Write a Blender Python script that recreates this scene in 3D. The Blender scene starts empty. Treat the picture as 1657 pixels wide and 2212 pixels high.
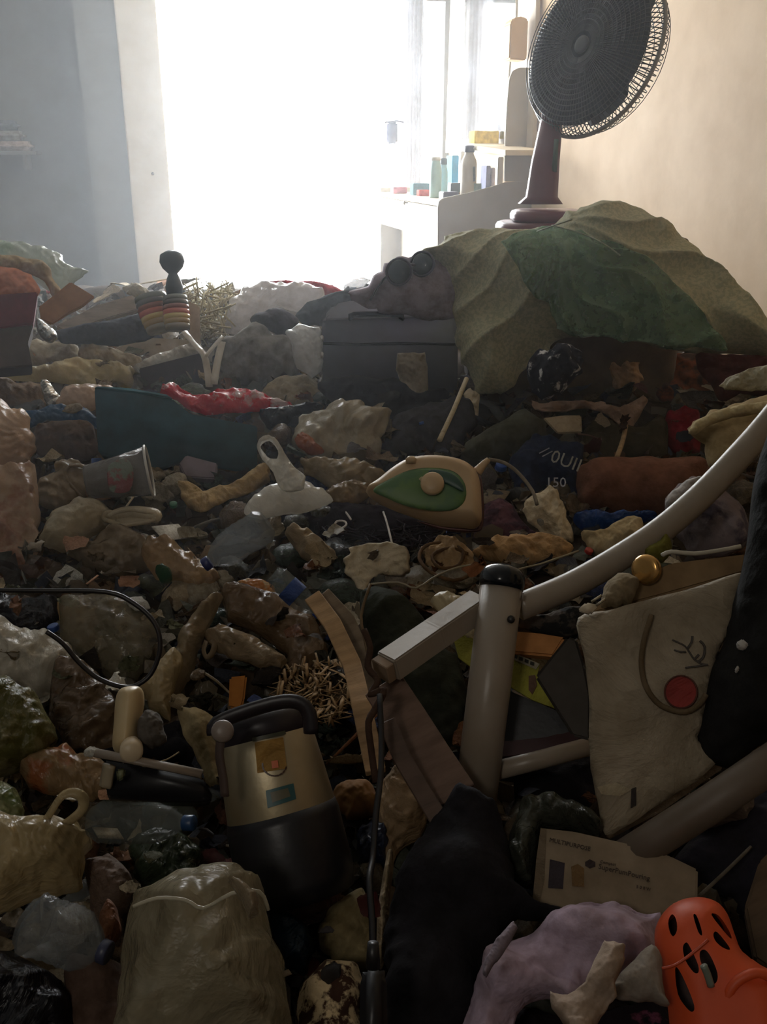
import bpy, bmesh, math, random
import numpy as np
from mathutils import Vector, Matrix
from mathutils.geometry import delaunay_2d_cdt
sc = bpy.context.scene
COL = sc.collection
# ---------------------------------------------------------------- camera
F_PX, CX, CY = 2000.0, 828.5, 1106.0
TH, PH = math.radians(20.7), math.radians(12.0)
CAM = np.array([0.0, 0.0, 1.45])
cd = bpy.data.cameras.new('camera'); cam = bpy.data.objects.new('camera', cd); COL.objects.link(cam)
cd.sensor_fit = 'HORIZONTAL'; cd.sensor_width = 36.0; cd.lens = F_PX / 1657 * 36.0
cd.clip_start = 0.02
cam.location = CAM; cam.rotation_euler = (math.pi / 2 - TH, 0, -PH)
sc.camera = cam
# ---------------------------------------------------------------- light
sc.view_settings.view_transform = 'Standard'; sc.view_settings.look = 'None'
sc.view_settings.gamma = 1.0; sc.view_settings.use_curve_mapping = False
sc.view_settings.exposure = 0.46
w = bpy.data.worlds.new('sky'); sc.world = w; w.use_nodes = True
bg = w.node_tree.nodes['Background']; bg.inputs[0].default_value = (0.93, 0.97, 1.0, 1); bg.inputs[1].default_value = 22.0
HAZE = .042
sc.cycles.use_denoising = True; sc.cycles.volume_bounces = 1
sc.cycles.max_bounces = 9; sc.cycles.diffuse_bounces = 5; sc.cycles.transparent_max_bounces = 12
sc.cycles.glossy_bounces = 4; sc.cycles.caustics_reflective = False; sc.cycles.caustics_refractive = False
sc.cycles.sample_clamp_indirect = 6.0
def area(name, loc, target, sx, sy, power, color=(1, 1, 1), portal=False):
    l = bpy.data.lights.new(name, 'AREA'); l.shape = 'RECTANGLE'; l.size = sx; l.size_y = sy; l.energy = power; l.color = color
    o = bpy.data.objects.new(name, l); COL.objects.link(o); o.location = loc
    o.rotation_euler = (Vector(target) - Vector(loc)).to_track_quat('-Z', 'Y').to_euler()
    if portal: l.cycles.is_portal = True
    return o
area('doorway_portal', (0.60, 5.9, 1.45), (0.60, 0.0, 1.45), 1.8, 2.6, 1, portal=True)
area('room_lamp', (-0.9, -0.9, 2.45), (0.1, 1.2, 0.6), 0.3, 0.3, 3.6, (1.0, 0.93, 0.82))  # unseen fill light added behind the camera to lift the foreground
# ---------------------------------------------------------------- pixel rays and pile surface
cF = np.array([math.sin(PH) * math.cos(TH), math.cos(PH) * math.cos(TH), -math.sin(TH)])
cR = np.array([math.cos(PH), -math.sin(PH), 0.0])
cU = np.array([math.sin(PH) * math.sin(TH), math.cos(PH) * math.sin(TH), math.cos(TH)])
FH = np.array([math.sin(PH), math.cos(PH), 0.0])
def ray(px, py): return cF + (px - CX) / F_PX * cR - (py - CY) / F_PX * cU
def pt(px, py, zc): return CAM + ray(px, py) * zc
SS = [0.0, 0.6, 1.0, 1.5, 2.0, 2.5, 3.0, 3.5, 4.0, 4.5, 5.6, 7.0]
DD = [.82, .81, .79, .75, .69, .63, .56, .51, .48, .545, .70, .9]
def drop(s): return np.interp(s, SS, DD)
def zsurf(px, py):
    d = ray(px, py); fh = float(d @ FH); lo, hi = 0.3, 5.2
    for _ in range(40):
        m = (lo + hi) / 2
        if -d[2] * m < drop(m * fh): lo = m
        else: hi = m
    return lo
# ---------------------------------------------------------------- objects
def _orient(V):
    V = np.asarray(V, float); return np.array([(V[:, 0].min() + V[:, 0].max()) / 2, (V[:, 1].min() + V[:, 1].max()) / 2, V[:, 2].min()])
def mesh_of(name, V, Fs, smooth=True):
    me = bpy.data.meshes.new(name); me.from_pydata([tuple(map(float, v)) for v in V], [], [tuple(int(i) for i in f) for f in Fs])
    me.update()
    if smooth: me.polygons.foreach_set('use_smooth', [True] * len(me.polygons))
    return me
def tag(o, label, cat=None, group=None, kind=None):
    if label: o['label'] = label
    if cat: o['category'] = cat
    if group: o['group'] = group
    if kind: o['kind'] = kind
    return o
def obj(name, VF, mat, parent=None, smooth=True, label=None, cat=None, group=None, kind=None):
    V, Fs = VF
    V = np.asarray(V, float)
    if parent is None:
        O = _orient(V)
    else:
        O = np.array(parent.matrix_basis.translation) if parent.get('_o') is None else np.array(parent['_o'])
    me = mesh_of(name, V - O, Fs, smooth); me.materials.append(mat)
    o = bpy.data.objects.new(name, me); COL.objects.link(o)
    o['_o'] = [float(c) for c in O]
    if parent is None: o.location = O
    else: o.parent = parent
    tag(o, label, cat, group, kind)
    return o
def thing(name, label, cat, loc, group=None):
    o = bpy.data.objects.new(name, None); COL.objects.link(o); o.location = [float(c) for c in loc]
    o.empty_display_size = 0.05
    o['_o'] = [float(c) for c in loc]; tag(o, label, cat, group); return o
def merge(*vfs):
    V = []; Fs = []; n = 0
    for v, f in vfs:
        V.append(np.asarray(v, float)); Fs += [tuple(i + n for i in q) for q in f]; n += len(v)
    return np.vstack(V), Fs
# ---------------------------------------------------------------- geometry
def parse(s):
    if isinstance(s, str): return np.array([[float(a) for a in p.split(',')] for p in s.split()])
    return np.array(s, float)
def catmull(P, n=4, closed=True):
    P = np.asarray(P, float); out = []; N = len(P)
    rng = range(N) if closed else range(N - 1)
    for i in rng:
        if closed: a, b, c, d = P[i - 1], P[i], P[(i + 1) % N], P[(i + 2) % N]
        else: a, b, c, d = P[max(i - 1, 0)], P[i], P[i + 1], P[min(i + 2, N - 1)]
        for k in range(n):
            t = k / n
            out.append(0.5 * ((2 * b) + (-a + c) * t + (2 * a - 5 * b + 4 * c - d) * t * t + (-a + 3 * b - 3 * c + d) * t ** 3))
    if not closed: out.append(P[-1])
    return np.array(out)
class Plane:
    def __init__(s, px, py, zc, tilt, az=0.0):
        s.P0 = pt(px, py, zc); v = -ray(px, py); v /= np.linalg.norm(v)
        v = v + az * cR; v /= np.linalg.norm(v)
        n = np.array([0, 0, 1.0]) * (1 - tilt) + v * tilt; s.n = n / np.linalg.norm(n)
        a = cR - s.n * (cR @ s.n); s.a = a / np.linalg.norm(a); s.b = np.cross(s.n, s.a)
        s.zc = zc
    def hit(s, px, py, off=0.0):
        d = ray(px, py); t = ((s.P0 + s.n * off - CAM) @ s.n) / (d @ s.n)
        if t < s.zc * .55 or t > s.zc * 1.7: t = min(max(t, s.zc * .55), s.zc * 1.7)
        return CAM + d * t
    def uv(s, P): q = np.asarray(P) - s.P0; return np.stack([q @ s.a, q @ s.b], -1)
    def xyz(s, U, h=0): U = np.asarray(U); return s.P0 + U[:, :1] * s.a + U[:, 1:2] * s.b + np.reshape(h, (-1, 1)) * s.n
PX = []
def plane_for(poly, zc=None, tilt=.55, lift=.03, at=None, az=0.0):
    PX.append(poly)
    c = (poly.min(0) + poly.max(0)) / 2 if at is None else np.array(at, float)
    if zc is None:
        zc = zsurf(c[0], max(c[1], 560)) - lift
    return Plane(c[0], c[1], zc, tilt, az)
def fold(U, seed, f0, n=9):
    """creases: ridged waves along random directions, f0 = cycles per metre of the broadest"""
    r = np.random.RandomState(seed); x = U[:, 0].copy(); y = U[:, 1].copy(); h = np.zeros(len(U))
    for i in range(n):
        a = r.uniform(0, math.pi); f = f0 * (1.0 + .55 * i) * r.uniform(.8, 1.2)
        wx = .22 / f * np.sin(3.1 * f * y + r.uniform(0, 6)); wy = .22 / f * np.sin(3.3 * f * x + r.uniform(0, 6))
        t = (np.cos(a) * (x + wx) + np.sin(a) * (y + wy)) * f + r.uniform(0, 1)
        m = np.clip(.55 + .75 * np.sin(2.1 * f * (x * np.sin(a) - y * np.cos(a)) + r.uniform(0, 6)), 0, 1)
        tri = np.abs(2 * (t - np.floor(t)) - 1)
        if i % 3 == 0: tri = tri ** .7
        h += (tri - .5) * m / (1 + .55 * i)
    return h
def crumple(U, seed, S):
    r = np.random.RandomState(seed + 77); a = r.uniform(0, math.pi); c, s_ = math.cos(a), math.sin(a); h = np.zeros(len(U))
    mn, mx = U.min(0), U.max(0)
    for k, (n, w) in enumerate(((9, .9), (40, .75), (120, .4))):
        q = U + .05 * S * np.sin(U[:, ::-1] * 9 / S + k)
        st = .42 if k == 0 else .6
        A = np.stack([(q[:, 0] * c + q[:, 1] * s_) * st, -q[:, 0] * s_ + q[:, 1] * c], -1)
        p = r.uniform(mn, mx, (n, 2)); B = np.stack([(p[:, 0] * c + p[:, 1] * s_) * st, -p[:, 0] * s_ + p[:, 1] * c], -1)
        d = np.linalg.norm(A[:, None] - B[None], axis=2); off = r.uniform(0, .12, n) * S / math.sqrt(n); d = d + off
        f1 = d.min(1); f1 = f1 / (S / math.sqrt(n) + 1e-9); h += w * (f1 - .45) / (1 + 1.5 * k); a += 1.1; c, s_ = math.cos(a), math.sin(a)
    return h
def inside(P, poly):
    x, y = P[:, 0], P[:, 1]; c = np.zeros(len(P), bool); n = len(poly)
    for i in range(n):
        x1, y1 = poly[i]; x2, y2 = poly[i - 1]
        if y1 == y2: continue
        c ^= ((y1 > y) != (y2 > y)) & (x < (x2 - x1) * (y - y1) / (y2 - y1) + x1)
    return c
def bdist(P, poly):
    d = np.full(len(P), 1e9)
    for i in range(len(poly)):
        a = poly[i - 1]; b = poly[i]; ab = b - a; L = ab @ ab + 1e-12
        t = np.clip(((P - a) @ ab) / L, 0, 1); q = a + t[:, None] * ab
        d = np.minimum(d, np.linalg.norm(P - q, axis=1))
    return d
_seed = [11]
def puff(poly, thick=.03, back=None, zc=None, tilt=.55, lift=.03, at=None, amp=None, freq=None, cr=.12, jag=1.0, res=32, smooth=True, ang=False,
         flat=None, ragged=.0, seed=None, az=0.0, dirfold=None, holes=None, pleat=None, through=False, drape=0.0):
    """closed cushion / bag / cloth of real thickness whose rim runs along the polygon"""
    poly = parse(poly)
    if seed is None: _seed[0] += 1; seed = _seed[0]
    pl = plane_for(poly, zc, tilt, lift, at, az)
    pp = catmull(poly, 4) if smooth else poly
    if ang and smooth: pp = np.vstack([poly[i - 1] + (poly[i] - poly[i - 1]) * t for i in range(len(poly)) for t in (.25, .5, .75, 1.0)]) * .65 + np.vstack([catmull(np.roll(poly, 1, 0), 4)[4 * i:4 * i + 4] for i in range(len(poly))]) * .35
    if smooth and jag and amp != 0:
        rj = np.random.RandomState(seed + 500); sz = min(np.ptp(poly[:, 0]), np.ptp(poly[:, 1])); nn = rj.normal(0, 1, len(pp)); nn = nn * .6 + np.roll(nn, 1) * .4
        c_ = pp.mean(0); dd_ = pp - c_; dd_ /= np.linalg.norm(dd_, axis=1)[:, None] + 1e-9; pp = pp + dd_ * (nn * min(5.0, .045 * sz) * jag)[:, None]
    if not smooth:
        q = []
        for i in range(len(pp)):
            a, b = pp[i], pp[(i + 1) % len(pp)]; k = max(1, int(np.linalg.norm(b - a) / 18))
            for j in range(k): q.append(a + (b - a) * j / k)
        pp = np.array(q)
    r = np.random.RandomState(seed)
    B = pl.uv(np.array([pl.hit(*p) for p in pp]))
    area_ = abs(np.sum(B[:, 0] * np.roll(B[:, 1], -1) - np.roll(B[:, 0], -1) * B[:, 1])) / 2
    sp = math.sqrt(max(area_, 1e-6)) / res
    if ragged: B = B + r.normal(0, ragged, B.shape)
    keep = [0]
    for i in range(1, len(B)):
        if np.linalg.norm(B[i] - B[keep[-1]]) > sp * .35: keep.append(i)
    B = B[keep]; nb = len(B)
    mn, mx = B.min(0), B.max(0)
    gx = np.arange(mn[0], mx[0], sp); gy = np.arange(mn[1], mx[1], sp * .87)
    G = np.array([[x + (j % 2) * sp * .5, y] for j, y in enumerate(gy) for x in gx])
    if len(G): G = G + r.uniform(-.2, .2, G.shape) * sp; G = G[inside(G, B)]
    if len(G): G = G[bdist(G, B) > sp * .45]
    cons = []; HU = []
    for hp in (holes or []):
        hq = catmull(parse(hp), 3); hu = pl.uv(np.array([pl.hit(*p) for p in hq])); k0 = nb + sum(len(h) for h in HU)
        HU.append(hu); cons += [(k0 + i, k0 + (i + 1) % len(hu)) for i in range(len(hu))]
    if HU:
        for hu in HU: G = G[bdist(G, hu) > sp * .3]
        G = np.vstack(HU + [G])
    allp = [Vector((float(a), float(b))) for a, b in (np.vstack([B, G]) if len(G) else B)]
    out = delaunay_2d_cdt(allp, cons, [list(range(nb))], 1, 1e-6)
    U = np.array([[v.x, v.y] for v in out[0]]); T = [tuple(t) for t in out[2]]
    d = bdist(U, B); edge = d < 1e-5
    R = flat if flat else max(d.max(), 1e-4)
    t = np.clip(d / R, 0, 1); prof = (np.clip(1 - (1 - t) ** 2, 0, 1)) ** .6
    S_ = math.sqrt(max(area_, 1e-6))
    if amp is None: amp = cr * S_ * (1.45 if ang else 1)
    else: amp = amp * (2.2 if freq is None else 1.6)
    fo = fold(U, seed, 1.6 / S_ if freq is None else freq * .32) * (.45 if freq is None else 1) + (crumple(U, seed, S_) * 1.0 if freq is None else 0)
    if dirfold is not None:
        a, f, am = dirfold; x = U[:, 0] * math.cos(a) + U[:, 1] * math.sin(a); y = -U[:, 0] * math.sin(a) + U[:, 1] * math.cos(a)
        g = np.sin(x * f + 1.2 * np.sin(y * f * .23 + seed) + .5 * np.sin(y * f * .7)); fo2 = am * (np.abs(g) ** .8 * np.sign(g)); 
    else: fo2 = 0
    e = np.clip(d / (sp * 1.6), 0, 1)
    if ang:
        r5 = np.random.RandomState(seed + 9); k0 = B[r5.randint(nb)]; V5 = U - k0; th5 = np.arctan2(V5[:, 1], V5[:, 0]); d5 = np.linalg.norm(V5, axis=1) / S_
        t5 = th5 * r5.uniform(2.6, 3.8) + .5 * np.sin(d5 * 7 + seed); t5 = np.abs(2 * (t5 - np.floor(t5)) - 1)
        fo2 = fo2 + (t5 - .5) * .05 * S_ * (.4 + .6 * np.sin(d5 * 5 + seed * 1.7) ** 2) * np.clip(d5 * 2.2, 0, 1) * np.clip(1.6 - d5, .3, 1)
    if pleat:
        px_, py_, k5, a5 = pleat; V5 = U - pl.uv(pl.hit(px_, py_)[None, :])[0]; th5 = np.arctan2(V5[:, 1], V5[:, 0]); d5 = np.linalg.norm(V5, axis=1)
        t5 = np.abs(np.sin(th5 * k5 + 1.1 * np.sin(d5 * 7 / S_ + th5 * 2) + 1.3 * np.sin(th5 * k5 * .37 + 1))); fo2 = fo2 + (.5 - t5 ** .6) * a5 * np.clip(d5 / S_ * 1.6, 0, 1)
    top = thick * prof + e * (amp * fo + fo2)
    if back is None: back = thick * .6 + .004
    bot = -back * prof - .0015 * (~edge) + e * (amp * fo + fo2) * .6
    bot = np.minimum(bot, top - .0012 * (~edge))
    top[edge] = 0; bot[edge] = 0
    n = len(U); V = np.vstack([pl.xyz(U, top), pl.xyz(U, bot)])
    if drape: V[:, 2] -= drape * 0
    mp = {i: (i if edge[i] else i + n) for i in range(n)}
    def ccw(tr):
        a, b, c = U[tr[0]], U[tr[1]], U[tr[2]]
        return tr if (b[0] - a[0]) * (c[1] - a[1]) - (b[1] - a[1]) * (c[0] - a[0]) > 0 else tr[::-1]
    Fs = []
    for tr in T:
        tr = ccw(tr); cc = U[list(tr)].mean(0)[None, :]
        if not any(inside(cc, hu)[0] for hu in HU): Fs.append(tr)
        elif through: continue
        bt = tuple(mp[i] for i in tr[::-1])
        if not all(edge[i] for i in tr): Fs.append(bt)
    used = sorted({i for f in Fs for i in f}); rm = {o: k for k, o in enumerate(used)}
    return V[used], [tuple(rm[i] for i in f) for f in Fs]
def prism(poly, depth=.03, zc=None, tilt=.55, lift=.03, at=None, az=0.0, bevel=.003, pl=None, off=0.0, dvec=None):
    poly = parse(poly); pl = pl or plane_for(poly, zc, tilt, lift, at, az)
    A = np.array([pl.hit(p[0], p[1], off) for p in poly]); n = len(A)
    U = pl.uv(A); ar = np.sum(U[:, 0] * np.roll(U[:, 1], -1) - np.roll(U[:, 0], -1) * U[:, 1])
    if ar < 0: A = A[::-1]
    dv = -pl.n * depth if dvec is None else np.array(dvec, float)
    V = np.vstack([A, A + dv]); Fs = [tuple(range(n)), tuple(range(2 * n - 1, n - 1, -1))]
    for i in range(n): j = (i + 1) % n; Fs.append((j, i, i + n, j + n))
    return bevel_vf(V, Fs, bevel)
def bevel_vf(V, Fs, b, seg=2):
    if not b: return V, Fs
    bm = bmesh.new(); vs = [bm.verts.new(v) for v in V]
    for f in Fs:
        try: bm.faces.new([vs[i] for i in f])
        except ValueError: pass
    bmesh.ops.recalc_face_normals(bm, faces=bm.faces)
    bmesh.ops.bevel(bm, geom=list(bm.edges), offset=b, segments=seg, affect='EDGES', clamp_overlap=True)
    bm.verts.index_update()
    V = [tuple(v.co) for v in bm.verts]; Fs = [tuple(v.index for v in f.verts) for f in bm.faces]; bm.free()
    return np.array(V), Fs
def box(x0, x1, y0, y1, z0, z1, b=.003):
    V = [(x, y, z) for x in (x0, x1) for y in (y0, y1) for z in (z0, z1)]
    Fs = [(0, 1, 3, 2), (4, 6, 7, 5), (0, 4, 5, 1), (2, 3, 7, 6), (0, 2, 6, 4), (1, 5, 7, 3)]
    return bevel_vf(np.array(V, float), Fs, b)
def tube(P, r, seg=8, flat=1.0, smooth=3, closed=False, updir=None):
    P = np.asarray(P, float)
    if smooth > 1:
        rr = np.interp(np.linspace(0, 1, (len(P) if closed else len(P) - 1) * smooth + (0 if closed else 1)), np.linspace(0, 1, len(np.atleast_1d(r))), np.atleast_1d(r)) if np.ndim(r) else r
        P = catmull(P, smooth, closed)
    else: rr = r
    n = len(P); rr = np.full(n, rr) if np.ndim(rr) == 0 else np.interp(np.linspace(0, 1, n), np.linspace(0, 1, len(rr)), rr)
    T = np.gradient(P, axis=0) if not closed else np.roll(P, -1, 0) - np.roll(P, 1, 0)
    T /= np.linalg.norm(T, axis=1)[:, None] + 1e-12
    up = np.array([0, 0, 1.0]) if updir is None else np.asarray(updir, float)
    V = []; N = None
    for i in range(n):
        if N is None or updir is not None:
            N = up - T[i] * (up @ T[i])
            if np.linalg.norm(N) < .1: N = np.array([1.0, 0, 0]) - T[i] * T[i][0]
        else: N = N - T[i] * (N @ T[i])
        N = N / np.linalg.norm(N); Bn = np.cross(T[i], N)
        for k in range(seg):
            a = 2 * math.pi * k / seg; V.append(P[i] + rr[i] * (math.cos(a) * N * flat + math.sin(a) * Bn))
    Fs = []
    m = n if closed else n - 1
    for i in range(m):
        j = (i + 1) % n
        for k in range(seg): l = (k + 1) % seg; Fs.append((i * seg + k, i * seg + l, j * seg + l, j * seg + k))
    if not closed: Fs.append(tuple(range(seg))[::-1]); Fs.append(tuple((n - 1) * seg + k for k in range(seg)))
    return np.array(V), Fs
def bar(P, wd, ht, up, b=.002):
    """rectangular section bar through points P"""
    P = np.asarray(P, float); up = np.asarray(up, float); T = np.gradient(P, axis=0); T /= np.linalg.norm(T, axis=1)[:, None]
    V = []
    for p, t in zip(P, T):
        N = up - t * (up @ t); N /= np.linalg.norm(N); B = np.cross(t, N)
        for a, c in ((-1, -1), (1, -1), (1, 1), (-1, 1)): V.append(p + B * a * wd / 2 + N * c * ht / 2)
    n = len(P); Fs = [(3, 2, 1, 0), tuple((n - 1) * 4 + k for k in range(4))]
    for i in range(n - 1):
        for k in range(4): l = (k + 1) % 4; Fs.append((i * 4 + k, i * 4 + l, i * 4 + 4 + l, i * 4 + 4 + k))
    return np.array(V), Fs
def frame_of(d):
    d = np.asarray(d, float); d = d / np.linalg.norm(d); a = np.cross(d, [0, 0, 1.0])
    if np.linalg.norm(a) < .05: a = np.array([1.0, 0, 0])
    a /= np.linalg.norm(a); return a, np.cross(d, a), d
def lathe(prof, base, axis, seg=28, crush=0, seed=1, sx=1.0, cap=True):
    a, b, d = frame_of(axis); base = np.asarray(base, float); V = []; r = np.random.RandomState(seed)
    ph = r.uniform(0, 6, 4)
    for i, (R, z) in enumerate(prof):
        for k in range(seg):
            t = 2 * math.pi * k / seg
            q = R * (1 + crush * (math.sin(2 * t + ph[0] + z * 25) * .5 + .5 * math.sin(3 * t + ph[1] + z * 60) + .4 * math.sin(5 * t - z * 90)))
            V.append(base + a * q * math.cos(t) * sx + b * q * math.sin(t) + d * z)
    n = len(prof); Fs = []
    for i in range(n - 1):
        for k in range(seg): l = (k + 1) % seg; Fs.append((i * seg + k, i * seg + l, i * seg + seg + l, i * seg + seg + k))
    if cap: Fs.append(tuple(range(seg))[::-1]); Fs.append(tuple((n - 1) * seg + k for k in range(seg)))
    return np.array(V), Fs
def pxpath(s, zc=None, lift=.03):
    P = parse(s)
    if zc is None: return np.array([pt(p[0], p[1], zsurf(p[0], max(p[1], 560)) - lift) for p in P])
    if np.ndim(zc): z = np.interp(np.linspace(0, 1, len(P)), np.linspace(0, 1, len(zc)), zc)
    else: z = [zc] * len(P)
    return np.array([pt(p[0], p[1], q) for p, q in zip(P, z)])
def text_mesh(body, origin, xdir, ydir, size, ext=.0006):
    cu = bpy.data.curves.new('lettering', 'FONT'); cu.body = body; cu.size = 1; cu.extrude = 0.02; cu.resolution_u = 2
    o = bpy.data.objects.new('lettering', cu); COL.objects.link(o); bpy.context.view_layer.update()
    me = bpy.data.meshes.new_from_object(o.evaluated_get(bpy.context.evaluated_depsgraph_get()))
    V = np.array([v.co[:] for v in me.vertices]); Fs = [tuple(p.vertices) for p in me.polygons]
    bpy.data.objects.remove(o); bpy.data.curves.remove(cu); bpy.data.meshes.remove(me)
    x = np.array(xdir) / np.linalg.norm(xdir); y = np.array(ydir) - x * (np.array(ydir) @ x); y /= np.linalg.norm(y); n = np.cross(x, y)
    return np.array(origin) + V[:, :1] * size * x + V[:, 1:2] * size * y + V[:, 2:] * n * (ext / .02), Fs
# ---------------------------------------------------------------- materials
def lin(c): return tuple((v / 255 / 12.92) if v / 255 <= .04045 else ((v / 255 + .055) / 1.055) ** 2.4 for v in c)
_mc = {}
def M(kind, c, c2=None, rough=None, alpha=None, scale=None, mix=.5):
    key = (kind, tuple(c), tuple(c2) if c2 else None, rough, alpha, scale, mix)
    if key in _mc: return _mc[key]
    m = bpy.data.materials.new('%s_%d' % (kind, len(_mc))); m.use_nodes = True; nt = m.node_tree; N = nt.nodes; L = nt.links
    b = N['Principled BSDF']; out = N['Material Output']
    tc = N.new('ShaderNodeTexCoord'); mp = N.new('ShaderNodeMapping'); L.new(tc.outputs['Object'], mp.inputs[0])
    mp.inputs['Location'].default_value = (len(_mc) * 1.37, len(_mc) * .71, 0)
    base = lin(c); K = {'film': (.24, 7, .35), 'clear': (.1, 8, .2), 'cloth': (.9, 30, .5), 'paper': (.75, 16, .35), 'card': (.85, 14, .3), 'hard': (.4, 9, .15),
         'metal': (.35, 9, .1), 'paint': (.7, 3, .08), 'wood': (.7, 8, .3), 'fuzz': (.95, 60, .8)}[kind]
    ro = K[0] if rough is None else rough; s = K[1] if scale is None else scale
    nz = N.new('ShaderNodeTexNoise'); nz.inputs['Scale'].default_value = s; nz.inputs['Detail'].default_value = 5; nz.inputs['Roughness'].default_value = .62
    L.new(mp.outputs[0], nz.inputs[0])
    cr = N.new('ShaderNodeValToRGB'); e = cr.color_ramp.elements
    dk = tuple(v * (.62 if kind not in ('paint', 'hard', 'metal') else .85) for v in base); dk = (dk[0] * 1.0, dk[1] * .95, dk[2] * .86)
    if c2:
        e[0].position = mix - .04; e[0].color = (*base, 1); e[1].position = mix + .04; e[1].color = (*lin(c2), 1)
    else:
        e[0].position = .34; e[0].color = (*dk, 1); e[1].position = .62; e[1].color = (*base, 1)
    if kind == 'wood':
        mp.inputs['Scale'].default_value = (1.5, 9, 2.5)
    L.new(nz.outputs['Fac'], cr.inputs[0]); L.new(cr.outputs[0], b.inputs['Base Color'])
    b.inputs['Roughness'].default_value = ro
    if kind == 'metal': b.inputs['Metallic'].default_value = .75
    if kind == 'cloth' or kind == 'fuzz': b.inputs['Specular IOR Level'].default_value = .15
    # bump
    bp = N.new('ShaderNodeBump'); n2 = N.new('ShaderNodeTexNoise'); L.new(mp.outputs[0], n2.inputs[0])
    if kind in ('film', 'clear', 'paper'):
        n2.inputs['Scale'].default_value = 16; n2.inputs['Detail'].default_value = 6; n2.inputs['Roughness'].default_value = .6; n2.inputs['Distortion'].default_value = 2.2; bp.inputs['Distance'].default_value = .02
        bp.inputs['Strength'].default_value = .6; bp.inputs['Distance'].default_value = .012; vo = N.new('ShaderNodeTexVoronoi'); vo.inputs['Scale'].default_value = 26; n2.inputs['Scale'].default_value = 9; n2.inputs['Distortion'].default_value = .6; vo.voronoi_dimensions = '3D'
        mv = N.new('ShaderNodeVectorMath'); mv.operation = 'MULTIPLY_ADD'; L.new(n2.outputs['Color'], mv.inputs[0]); mv.inputs[1].default_value = (.13, .13, .13); L.new(mp.outputs[0], mv.inputs[2]); L.new(mv.outputs[0], vo.inputs['Vector'])
    elif kind in ('cloth', 'fuzz'):
        n2.inputs['Scale'].default_value = 110; n2.inputs['Detail'].default_value = 3; bp.inputs['Distance'].default_value = .003; bp.inputs['Strength'].default_value = .6
    else:
        n2.inputs['Scale'].default_value = 60; n2.inputs['Detail'].default_value = 4; bp.inputs['Distance'].default_value = .001; bp.inputs['Strength'].default_value = .4
    L.new((vo.outputs['Distance'] if kind in ('film', 'clear', 'paper') else n2.outputs['Fac']), bp.inputs['Height']); L.new(bp.outputs[0], b.inputs['Normal'])
    if kind in ('film', 'clear'):
        al = alpha if alpha is not None else (.86 if kind == 'film' else .35)
        tr = N.new('ShaderNodeBsdfTransparent'); tl = N.new('ShaderNodeBsdfTranslucent'); L.new(cr.outputs[0], tl.inputs[0])
        m1 = N.new('ShaderNodeMixShader'); m1.inputs[0].default_value = .28; L.new(b.outputs[0], m1.inputs[1]); L.new(tl.outputs[0], m1.inputs[2])
        m2 = N.new('ShaderNodeMixShader'); m2.inputs[0].default_value = al; L.new(tr.outputs[0], m2.inputs[1]); L.new(m1.outputs[0], m2.inputs[2])
        L.new(m2.outputs[0], out.inputs[0])
    _mc[key] = m; return m
def emat(c, s):
    m = bpy.data.materials.new('lit'); m.use_nodes = True; b = m.node_tree.nodes['Principled BSDF']
    b.inputs['Emission Color'].default_value = (*lin(c), 1); b.inputs['Emission Strength'].default_value = s; return m
LM = []   # landmarks: (short phrase, px, py)
def P_(name, label, cat, poly, mat, **k):
    if mat.name[:4] in ('film', 'pape'): k.setdefault('ang', True)
    o = obj(name, puff(poly, **k), mat, label=label, cat=cat); return o
def R_(name, label, cat, poly, mat, **k):
    return obj(name, prism(poly, **k), mat, smooth=False, label=label, cat=cat)
def T_(name, label, cat, path, r, mat, zc=None, lift=.03, **k):
    return obj(name, tube(pxpath(path, zc, lift), r, **k), mat, label=label, cat=cat)
# ================================================================ the room
def hitX(px, py, X): d = ray(px, py); return CAM + d * ((X - CAM[0]) / d[0])
def hitY(px, py, Y): d = ray(px, py); return CAM + d * ((Y - CAM[1]) / d[1])
def hitZ(px, py, Z): d = ray(px, py); return CAM + d * ((Z - CAM[2]) / d[2])
W, YD, XL, YB, ZC = 1.65, 5.85, -2.3, -1.6, 2.75
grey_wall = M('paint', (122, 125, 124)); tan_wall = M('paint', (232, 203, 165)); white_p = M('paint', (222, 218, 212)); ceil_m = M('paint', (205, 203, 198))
def struct(name, vf, mat, parent=None):
    o = obj(name, vf, mat, parent, smooth=False); o['kind'] = 'structure'; return o
struct('floor', box(XL - .1, W + .1, YB - .1, YD + .45, -.1, 0, 0), M('card', (120, 110, 98)))
struct('ceiling', box(XL - .1, W + .1, YB - .1, YD + .45, ZC, ZC + .1, 0), ceil_m)
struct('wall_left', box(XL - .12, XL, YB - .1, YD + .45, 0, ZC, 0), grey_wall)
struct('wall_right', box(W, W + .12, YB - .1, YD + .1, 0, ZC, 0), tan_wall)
struct('wall_back', box(XL, W, YB - .12, YB, 0, ZC, 0), M('paint', (120, 112, 104)))
DL, DR = -.03, 1.61
XA = hitY(182, 250, YD)[0]
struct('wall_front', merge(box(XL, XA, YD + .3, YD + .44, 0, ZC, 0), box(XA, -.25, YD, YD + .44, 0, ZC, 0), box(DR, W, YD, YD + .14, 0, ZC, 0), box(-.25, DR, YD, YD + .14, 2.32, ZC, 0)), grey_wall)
struct('trim_1', box(-.25, DL, YD - .03, YD + .14, 0, 2.4, .006), M('paint', (226, 220, 210)))
d1 = struct('door_1', box(1.36, 1.49, YD + .02, YD + .08, 0, 2.32, .008), M('paint', (200, 202, 208)))
struct('door_stile', box(.632, .648, YD + .10, YD + .13, 0, 2.3, .004), M('paint', (245, 245, 245)), d1)
struct('door_rail', box(DL, 1.36, YD + .10, YD + .13, 0.0, .12, .004), M('paint', (240, 240, 240)), d1)
p = hitY(372, 240, YD - .03)
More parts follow.
